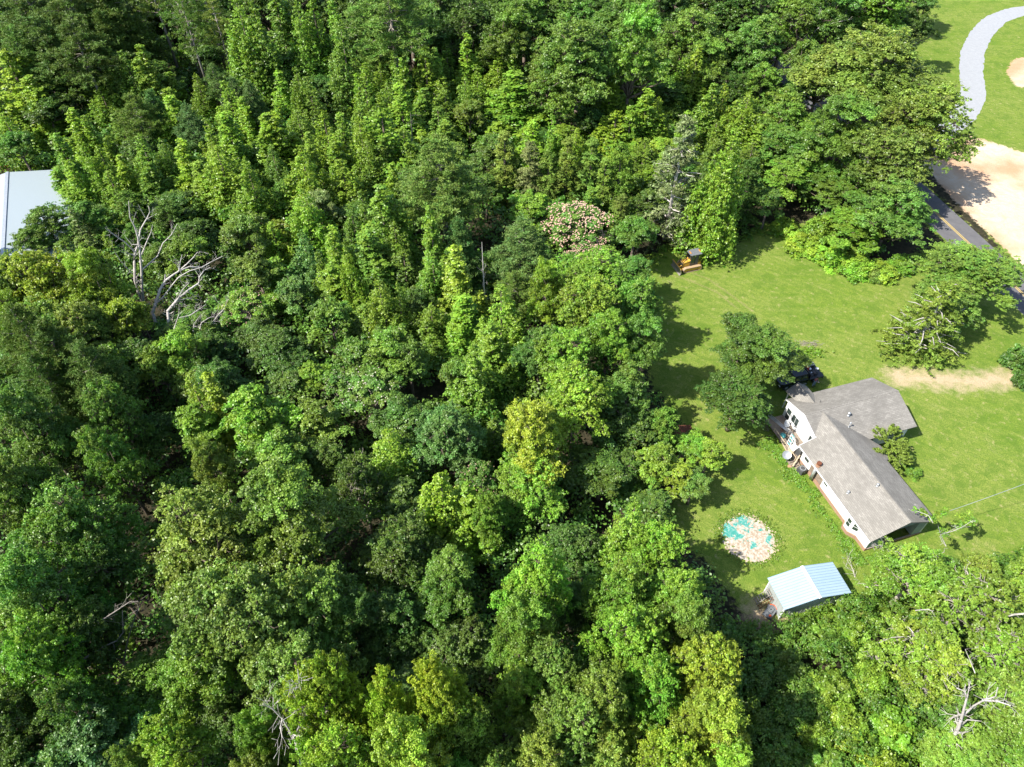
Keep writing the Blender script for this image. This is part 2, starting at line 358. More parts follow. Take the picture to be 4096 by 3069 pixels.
def dead_mesh(name, h, seed, spread=0.5, lean=(0, 0), forks=3, depth=4, r0=0.2, mat='dead_wood', base_z=-0.3, first=0.4, upb=0.35):
    g = np.random.default_rng(seed); mb = MB()
    def grow(p, d, L, r, k):
        pts = [p]; n = 4
        for i in range(n):
            d = (d + Vector(g.normal(size=3)) * 0.13 + Vector((0, 0, upb * 0.12))).normalized(); pts.append(pts[-1] + d * L / n)
        mb.tube(pts, list(np.linspace(r, r * 0.55, n + 1)), 6 if r > .05 else 4, cap=False)
        if k == 0: return
        m = forks if k == depth else int(g.integers(2, 4))
        for j in range(m):
            nd = (d + Vector(g.normal(size=3)) * spread + Vector((0, 0, upb * .3))).normalized()
            b = pts[-1] if j < 2 else pts[int(g.integers(2, n))]
            grow(b, nd, L * g.uniform(0.55, 0.85), r * g.uniform(0.45, 0.6), k - 1)
    grow(Vector((0, 0, base_z)), Vector((lean[0], lean[1], 1)).normalized(), h * first, r0, depth)
    return mb.mesh(name, M[mat], True)

# ------------------------------------------------------------------ ground
def poly_sd(px, py, poly):
    """signed distance, positive inside"""
    poly = np.asarray(poly, float); inside = np.zeros(px.shape, bool); dist = np.full(px.shape, 1e9)
    n = len(poly)
    for i in range(n):
        x1, y1 = poly[i]; x2, y2 = poly[(i + 1) % n]
        dx, dy = x2 - x1, y2 - y1; t = np.clip(((px - x1) * dx + (py - y1) * dy) / (dx * dx + dy * dy + 1e-9), 0, 1)
        dist = np.minimum(dist, np.hypot(px - x1 - t * dx, py - y1 - t * dy))
        c = ((y1 > py) != (y2 > py)) & (px < (x2 - x1) * (py - y1) / (y2 - y1 + 1e-12) + x1); inside ^= c
    return np.where(inside, dist, -dist)
def line_sd(px, py, pts):
    dist = np.full(px.shape, 1e9)
    for (x1, y1), (x2, y2) in zip(pts[:-1], pts[1:]):
        dx, dy = x2 - x1, y2 - y1; t = np.clip(((px - x1) * dx + (py - y1) * dy) / (dx * dx + dy * dy + 1e-9), 0, 1)
        dist = np.minimum(dist, np.hypot(px - x1 - t * dx, py - y1 - t * dy))
    return dist
def D2(pts): return [tuple(PD(x, y)[:2]) for x, y in pts]
def axis(segs):
    out = []
    for a, b, st in segs: out += list(np.arange(a, b, st))
    out.append(segs[-1][1]); return np.array(out)
gx = axis([(-1500, -160, 60), (-160, 8, 4), (8, 92, 0.3), (92, 160, 3), (160, 1500, 60)])
gy = axis([(-600, 0, 40), (0, 12, 3), (12, 150, 0.3), (150, 300, 6), (300, 2200, 80)])
GX, GY = np.meshgrid(gx, gy); nx_, ny_ = len(gx), len(gy)
px, py = GX.ravel(), GY.ravel()
lawn_poly = D2([(1390, 560), (1450, 520), (1560, 545), (1640, 480), (1740, 480), (1800, 555), (1900, 570), (1990, 540), (2060, 560), (2230, 640), (2600, 900), (2500, 1250), (2100, 1270), (1870, 1350), (1680, 1345), (1600, 1330), (1530, 1230), (1420, 1130), (1480, 1010), (1480, 930), (1400, 830), (1380, 700)])
far_poly = D2([(1960, -60), (2500, -60), (2500, 700), (2240, 640), (2060, 420), (1950, 250), (1960, 120)])
verge = D2([(1880, 330), (1905, 300), (2300, 690), (2300, 720), (2180, 660), (2000, 490)])
left_clear = D2([(75, 350), (120, 345), (135, 375), (100, 395), (60, 380)])
grass = np.maximum.reduce([poly_sd(px, py, lawn_poly), poly_sd(px, py, far_poly), poly_sd(px, py, verge), poly_sd(px, py, left_clear)])
sand_poly = D2([(1985, 350), (2040, 285), (2090, 290), (2140, 305), (2230, 335), (2500, 420), (2500, 760), (2230, 600), (2110, 483), (2050, 425)])
sand = poly_sd(px, py, sand_poly)
sand = np.maximum(sand, poly_sd(px, py, D2([(2165, 150), (2185, 125), (2300, 110), (2300, 195), (2190, 190)])) - 0.3)
drive = line_sd(px, py, D2([(1940, 815), (2000, 818), (2060, 825), (2140, 822), (2230, 812), (2400, 800)]))
dirt = 3.4 - drive
for (x, y, r) in [(1735, 745, 1.6), (1330, 1290, 1), (1640, 1330, 3.4), (1690, 1345, 2.4), (1655, 1300, 1.6), (1922, 748, 0.7), (1890, 640, 1.2), (1935, 645, 1.3), (2200, 640, 2.0), (2060, 720, 0.5), (1975, 555, 1.2), (1800, 1090, 1.0), (1860, 1180, 1.2), (1560, 545, 1.2), (1590, 550, 1.6), (1450, 610, 1.0), (1430, 600, 1.3), (1720, 1000, 0.7), (1672, 925, 0.8), (1760, 1040, 0.8), (1700, 1245, 0.5), (1840, 1275, 0.9), (1990, 570, 1.0), (1840, 1130, .8), (1800, 1060, .7)]:
    c = PD(x, y); dirt = np.maximum(dirt, r - np.hypot(px - c.x, py - c.y) * 1.0)
# bare band round the old pool pad and the worn loop path
PC = (24.85, 38.6)
rp = np.hypot(px - PC[0], py - PC[1]); dirt = np.maximum(dirt, 0.55 - np.abs(rp - 3.0)); 
loop = line_sd(px, py, D2([(1545, 1190), (1530, 1150), (1535, 1105), (1570, 1085), (1610, 1090), (1650, 1120)])); dirt = np.maximum(dirt, 0.35 - loop)
trackA = line_sd(px, py, D2([(1445, 592), (1490, 606), (1550, 632), (1590, 665)])); trackB = line_sd(px, py, D2([(1478, 583), (1530, 603), (1580, 638), (1625, 672)]))
tread = 0.28 - np.minimum(trackA, trackB)
gz = np.zeros_like(px)
far = np.hypot(px, py - 70) > 260; gz[far] = 0.0
me = bpy.data.meshes.new('ground'); N = len(px)
me.vertices.add(N); me.vertices.foreach_set('co', np.stack([px, py, gz], 1).astype(np.float32).ravel())
ii = np.arange((ny_ - 1) * (nx_ - 1)); r_, c_ = ii // (nx_ - 1), ii % (nx_ - 1); b0 = r_ * nx_ + c_
F4 = np.stack([b0, b0 + 1, b0 + nx_ + 1, b0 + nx_], 1).astype(np.int32); m4 = len(F4)
me.loops.add(4 * m4); me.polygons.add(m4); me.loops.foreach_set('vertex_index', F4.ravel())
me.polygons.foreach_set('loop_start', np.arange(0, 4 * m4, 4, dtype=np.int32)); me.polygons.foreach_set('loop_total', np.full(m4, 4, np.int32))
for nm, arr in (('grass', grass), ('sand', sand), ('dirt', dirt), ('tread', tread)):
    a = me.attributes.new(nm, 'FLOAT', 'POINT'); a.data.foreach_set('value', np.clip(arr, -5, 5).astype(np.float32))
me.update(calc_edges=True)
t = NT('ground_surface')
oc = t.coord(kind='Object')
n1 = t.noise(0.22, 5, 0.6, oc); n2 = t.noise(1.3, 4, 0.65, oc); n3 = t.noise(9.0, 3, 0.7, oc); n4 = t.noise(0.07, 3, 0.5, oc)
streak = t.noise(1.0, 4, 0.6, t.coord((0.10, 0.9, 1), rot=(0, 0, math.radians(35))))
litter = t.mix(t.ramp(n2, [(0.35, 0), (0.65, 1)]), (0.020, 0.022, 0.012), (0.060, 0.050, 0.030))
n5 = t.noise(0.5, 6, 0.72, oc, 0.8); n6 = t.noise(4.0, 4, 0.7, oc)
gA = t.mix(t.ramp(n1, [(0.36, 0), (0.62, 1)]), (0.132, 0.213, 0.023), (0.211, 0.279, 0.037))
gA = t.mix(t.ramp(streak, [(0.42, 0), (0.62, 0.6)]), gA, (0.284, 0.311, 0.072))
gA = t.mix(t.ramp(n4, [(0.44, 0), (0.6, 0.5)]), gA, (0.297, 0.318, 0.077))
gA = t.mix(t.ramp(n5, [(0.40, 0.6), (0.50, 0)]), gA, (0.092, 0.165, 0.020))
gA = t.mix(t.ramp(n5, [(0.56, 0), (0.70, 0.8)]), gA, (0.356, 0.337, 0.121))
gA = t.mix(t.ramp(n6, [(0.36, 0.6), (0.52, 0)]), gA, (0.092, 0.165, 0.020))
gA = t.mix(t.ramp(n3, [(0.36, 0.85), (0.6, 0)]), gA, (0.069, 0.127, 0.017))
gA = t.mix(t.ramp(n2, [(0.58, 0), (0.72, 0.65)]), gA, (0.409, 0.343, 0.165))
mow = t.n('ShaderNodeTexWave'); mow.wave_type = 'BANDS'; mow.bands_direction = 'X'; mow.inputs['Scale'].default_value = 0.32; mow.inputs['Distortion'].default_value = 2.2; mow.inputs['Detail'].default_value = 3; t.l(t.coord(rot=(0, 0, math.radians(-52))), mow.inputs[0])
gA = t.mix(t.ramp(mow.outputs['Fac'], [(0.35, 0.28), (0.6, 0)]), gA, (0.099, 0.171, 0.022))
def edge(att, amp, noise=None, soft=0.25, off=0.0):
    s = t.math('ADD', t.attr(att), t.math('MULTIPLY', t.math('SUBTRACT', noise if noise is not None else n2, 0.5), amp))
    return t.math('MULTIPLY', t.math('ADD', s, off), 1.0 / soft, True)
col = t.mix(edge('grass', 5.0, n2, 0.6), litter, gA)
dcol = t.mix(t.ramp(n3, [(0.3, 0), (0.7, 1)]), (0.36, 0.25, 0.155), (0.60, 0.47, 0.33))
col = t.mix(t.math('MULTIPLY', edge('dirt', 6.0, t.noise(0.8, 7, 0.74, oc), 2.2, -1.0), 0.85), col, dcol)
wv = t.n('ShaderNodeTexWave'); wv.wave_type = 'BANDS'; wv.bands_direction = 'DIAGONAL'; wv.inputs['Scale'].default_value = 1.3; wv.inputs['Distortion'].default_value = 1.5; t.l(oc, wv.inputs[0])
col = t.mix(t.math('MULTIPLY', edge('tread', 0.5, n3, 0.25), t.ramp(wv.outputs['Fac'], [(0.3, 0.25), (0.7, 0.8)])), col, (0.28, 0.22, 0.11))
scol = t.mix(t.ramp(t.noise(0.5, 6, 0.7, oc, 1.5), [(0.40, 0), (0.7, 1)]), (0.60, 0.50, 0.38), (0.56, 0.40, 0.26))
scol = t.mix(t.ramp(n4, [(0.42, 0.8), (0.56, 0.0)]), scol, (0.42, 0.24, 0.13))
col = t.mix(edge('sand', 2.6, n2, 0.5), col, scol)
hgt = t.math('ADD', t.math('MULTIPLY', n3, 0.7), n2)
M['ground'] = t.done(t.bsdf(col, 0.95, 0, 0.1, hgt, 0.9, 0.12))
me.materials.append(M['ground'])
g_ = bpy.data.objects.new('ground', me); COL.objects.link(g_); struct(g_)

def ribbon(name, pts, half, z, mat, sub=1.0, jit=0.0, offs=0.0):
    P_ = [Vector((*p, 0)) for p in pts]; out = []
    for a, b in zip(P_[:-1], P_[1:]):
        k = max(1, int((b - a).length / sub)); out += [a.lerp(b, i / k) for i in range(k)]
    out.append(P_[-1]); vs = []
    for _ in range(3): out = [out[0]] + [(out[i - 1] + out[i] * 2 + out[i + 1]) / 4 for i in range(1, len(out) - 1)] + [out[-1]]
    for i, p in enumerate(out):
        d = (out[min(i + 1, len(out) - 1)] - out[max(i - 1, 0)]).normalized(); n = Vector((-d.y, d.x, 0))
        a = half + rng.normal() * jit; b = half + rng.normal() * jit
        vs += [p + n * (offs + a) + Vector((0, 0, z)), p + n * (offs - b) + Vector((0, 0, z))]
    mb = MB(); mb.add(vs, [(2 * i, 2 * i + 1, 2 * i + 3, 2 * i + 2) for i in range(len(out) - 1)])
    o = mb.build(name, mat); return struct(o)
M['asphalt'] = worn('asphalt', (0.115, 0.112, 0.118), (0.155, 0.15, 0.155), 0.7, 0.9, fine=14)
t = NT('gravel'); oc = t.coord(); a = t.noise(1.2, 6, 0.75, oc); b = t.noise(14, 2, .6, oc)
M['gravel'] = t.done(t.bsdf(t.mix(t.ramp(b, [(.3, 0), (.7, 1)]), t.mix(t.ramp(a, [(.3, 0), (.7, 1)]), (0.20, 0.21, 0.225), (0.32, 0.33, 0.345)), (0.36, 0.37, 0.385)), 0.95, 0, .1, b, .5, .05))
M['line_yellow'] = worn('line_yellow', (0.62, 0.42, 0.08), (0.40, 0.33, 0.16), 5, 0.8)
r0 = PD(2021, 459).xy; r1 = PD(2184, 611).xy; rd = (r1 - r0).normalized()
rpts = [tuple(r0 - rd * 190), tuple(r0 - rd * 60), tuple(r0), tuple(r1), tuple(r1 + rd * 60)]
ribbon('road', rpts, 3.0, 0.006, M['asphalt'], 2.0)
for k in (-0.14, 0.14): ribbon('road_marking', rpts, 0.07, 0.011, M['line_yellow'], 2.0, 0, k)
ribbon('driveway', D2([(2420, 10), (2300, 14), (2200, 24), (2150, 42), (2118, 75), (2100, 115), (2098, 160), (2103, 205), (2085, 245), (2035, 285), (1960, 335), (1925, 355)]), 2.35, 0.016, M['gravel'], 0.8, 0.10)

# ------------------------------------------------------------------ tree prototypes
PR = {
 'oak': [proto_oak('broad_tree_a', 6.0, 16, 19), proto_oak('broad_tree_b', 6.0, 16, 26, clump=0.7, flat=.95, spread=.66), proto_oak('broad_tree_c', 6.0, 16, 15, clump=.9, flat=.9), proto_oak('broad_tree_d', 6.0, 16, 22, clump=.65, flat=.8, gap=1.1), proto_oak('broad_tree_e', 6.0, 15, 17, clump=.75, flat=1.05)],
 'round': [proto_oak('small_tree_a', 3.2, 10, 13, 24000, clump=0.55, L=.18, W=.13, flat=.85), proto_oak('small_tree_b', 3.2, 10, 16, 24000, clump=0.48, L=.18, W=.13, flat=.95, tipv=.5), proto_oak('small_tree_c', 3.2, 10, 10, 22000, clump=.62, L=.18, W=.13, flat=.75)],
 'spire': [proto_spire('pointed_tree_a', spires=13, r=3.2), proto_spire('pointed_tree_b', spires=9, r=2.9), proto_spire('pointed_tree_c', spires=17, r=3.6, tipv=.6), proto_spire('pointed_tree_d', spires=7, r=2.6, tipv=.9, leafN=28000), proto_spire('pointed_tree_e', spires=20, r=3.8, h=13)],
 'full': [proto_spire('full_tree_a', spires=20, r=3.9, h=14, base=.04, tipv=.5, leafN=52000), proto_spire('full_tree_b', spires=14, r=3.6, h=13, base=.05, tipv=.6, leafN=44000)],
 'pine': [proto_pine('pine_a'), proto_pine('pine_b', r=4.2, h=19, base=.55, whorls=9, round_=1, dens=.9), proto_pine('pine_c', r=3.0, h=13, base=.22, whorls=14, nb=8, dens=1.1)],
 'thinpine': [proto_pine('thin_pine', r=3.2, h=20, base=.6, whorls=8, nb=4, round_=1, dens=.55)],
 'cedar': [proto_cedar('cedar_a'), proto_cedar('cedar_b', r=2.8, h=11, power=.6, base=.05)],
 'spray': [proto_cedar('spray_tree', r=4.0, h=9, power=.42, base=.12, leafN=30000, L=.26, W=.10)],
 'graycedar': [proto_cedar('twiggy_cedar', r=2.6, h=12, leafN=21000, power=.65, twig=True)],
 'mimosa': [proto_mimosa('mimosa_a', blooms=900, fl=1.15)],
 'mimosaf': [proto_mimosa('mimosa_b', h=8.5, blooms=110, leafN=20000)],
 'mimosaw': [proto_mimosa('mimosa_c', h=8.0, blooms=110, mat='white_flower')],
 'sparse': [proto_oak('open_tree_a', 6.0, 15, 20, 44000, clump=.7, gap=.85, limb_mat='pale_bark', showlimb=1, tipv=.3), proto_oak('open_tree_b', 5.0, 13, 18, 26000, clump=.58, gap=.8, limb_mat='pale_bark', showlimb=1)],
 'shrub': [proto_shrub('shrub_a', n=60, leafN=14000, L=.17, W=.12), proto_shrub('shrub_b', r=2.2, h=2.8, n=90, leafN=20000, L=.17, W=.12), proto_shrub('shrub_c', r=2.0, h=3.4, n=70, leafN=16000, L=.17, W=.12, tipv=.6)],
}
SIZE = {}
TINT = {'b': (0.220, 0.380, 0.040), 'g': (0.130, 0.250, 0.040), 'd': (0.085, 0.170, 0.030), 'o': (0.175, 0.275, 0.045), 'y': (0.270, 0.395, 0.042),
        's': (0.115, 0.240, 0.066), 'p': (0.23, 0.30, 0.115), 'm': (0.175, 0.320, 0.040)}
TWORD = {'b': 'bright green', 'g': 'mid green', 'd': 'dark green', 'o': 'olive green', 'y': 'yellow-green', 's': 'blue-green', 'p': 'pale grey-green', 'm': 'fresh green'}
KIND = {'oak': ('broadleaf_tree', 'wide-crowned leafy tree', 'tree'), 'round': ('small_broadleaf_tree', 'small rounded leafy tree', 'tree'), 'spire': ('sweetgum_tree', 'pointed leafy tree', 'tree'), 'full': ('leafy_tree', 'full dense leafy tree', 'tree'),
        'pine': ('pine_tree', 'pine with tufted needles', 'pine tree'), 'thinpine': ('pine_tree', 'thin bare-trunked pine', 'pine tree'), 'cedar': ('cedar_tree', 'cedar with fine drooping sprays', 'cedar tree'),
        'spray': ('feathery_tree', 'feathery spreading tree', 'tree'), 'graycedar': ('cedar_tree', 'cedar with bare pale twigs', 'cedar tree'), 'mimosa': ('mimosa_tree', 'flat-topped tree with pink flowers', 'flowering tree'),
        'mimosaf': ('mimosa_tree', 'flat-topped tree with few pink flowers', 'flowering tree'), 'mimosaw': ('mimosa_tree', 'flat-topped tree with cream flowers', 'flowering tree'), 'sparse': ('open_crowned_tree', 'open-crowned tree with pale limbs', 'tree'), 'shrub': ('shrub', 'leafy shrub', 'shrub')}
KGROUP = {'mimosaf': 'sparsely pink-flowering trees', 'full': 'dense full-foliaged trees', 'oak': 'wide-crowned trees of the wood', 'round': 'small rounded trees of the wood', 'spire': 'pointed trees of the wood', 'pine': 'pines in the wood', 'thinpine': 'thin pines at the top left',
          'cedar': 'cedars of the wood', 'spray': 'feathery trees of the wood', 'graycedar': 'cedars with bare twigs', 'mimosa': 'pink-flowering trees', 'mimosaw': 'cream-flowering trees', 'sparse': 'open-crowned trees', 'shrub': 'shrubs'}
TREES = []   # (root object, kind, tint, x, y in the photograph, fixed label or None)
PXM = FPX / K
_used = {}
def tree(kind, x, y, wd, h, tint, label=None, ytype=None):
    protos = PR[kind]; i = _used.get(kind, 0); _used[kind] = i + 1; p = protos[i % len(protos)]
    pointed = kind in ('full', 'spire', 'cedar', 'graycedar', 'pine', 'thinpine')
    if pointed: top = PD(x, y, h); depth = QD(top)[2]
    else:
        c = PD(x, y + 0.45 * wd, h * 0.82); depth = QD(c)[2]; top = c
    r = wd / 2 * depth / PXM * {'spire': 2.1, 'full': 1.4, 'oak': 1.25, 'round': 1.42, 'cedar': 1.5, 'graycedar': 1.35, 'pine': 1.25}.get(kind, 1.1)
    if kind == 'spire': h *= .97; q_ = PD(x, y, h); top = q_
    return place(kind, p, (top.x, top.y), r, h, tint, label)
def place(kind, p, xy, r, h, tint, label=None):
    nm, desc, cat = KIND[kind]
    root = empty(nm, (xy[0], xy[1], 0), rng.uniform(0, 2 * PI)); root['category'] = cat; root['group'] = KGROUP[kind]
    s = r / p['r']; sz = h / p['h']; root.scale = (s, s, sz)
    tc = np.array(TINT[tint]) * rng.uniform(0.88, 1.14) * np.array([rng.uniform(.88, 1.14), 1, rng.uniform(.85, 1.15)])
    parts = [('crown', p['crown']), ('trunk', p['trunk'])]
    if 'extra' in p: parts.append(('blossoms', p['extra']))
    for n_, me_ in parts:
        o = bpy.data.objects.new(n_, me_); COL.objects.link(o); o.parent = root; o.color = (*tc, 1)
        if n_ == 'blossoms': o['kind'] = 'stuff'
    q = QD((xy[0], xy[1], h * .85)); TREES.append((root, kind, tint, q[0], q[1], label, r, h)); return root

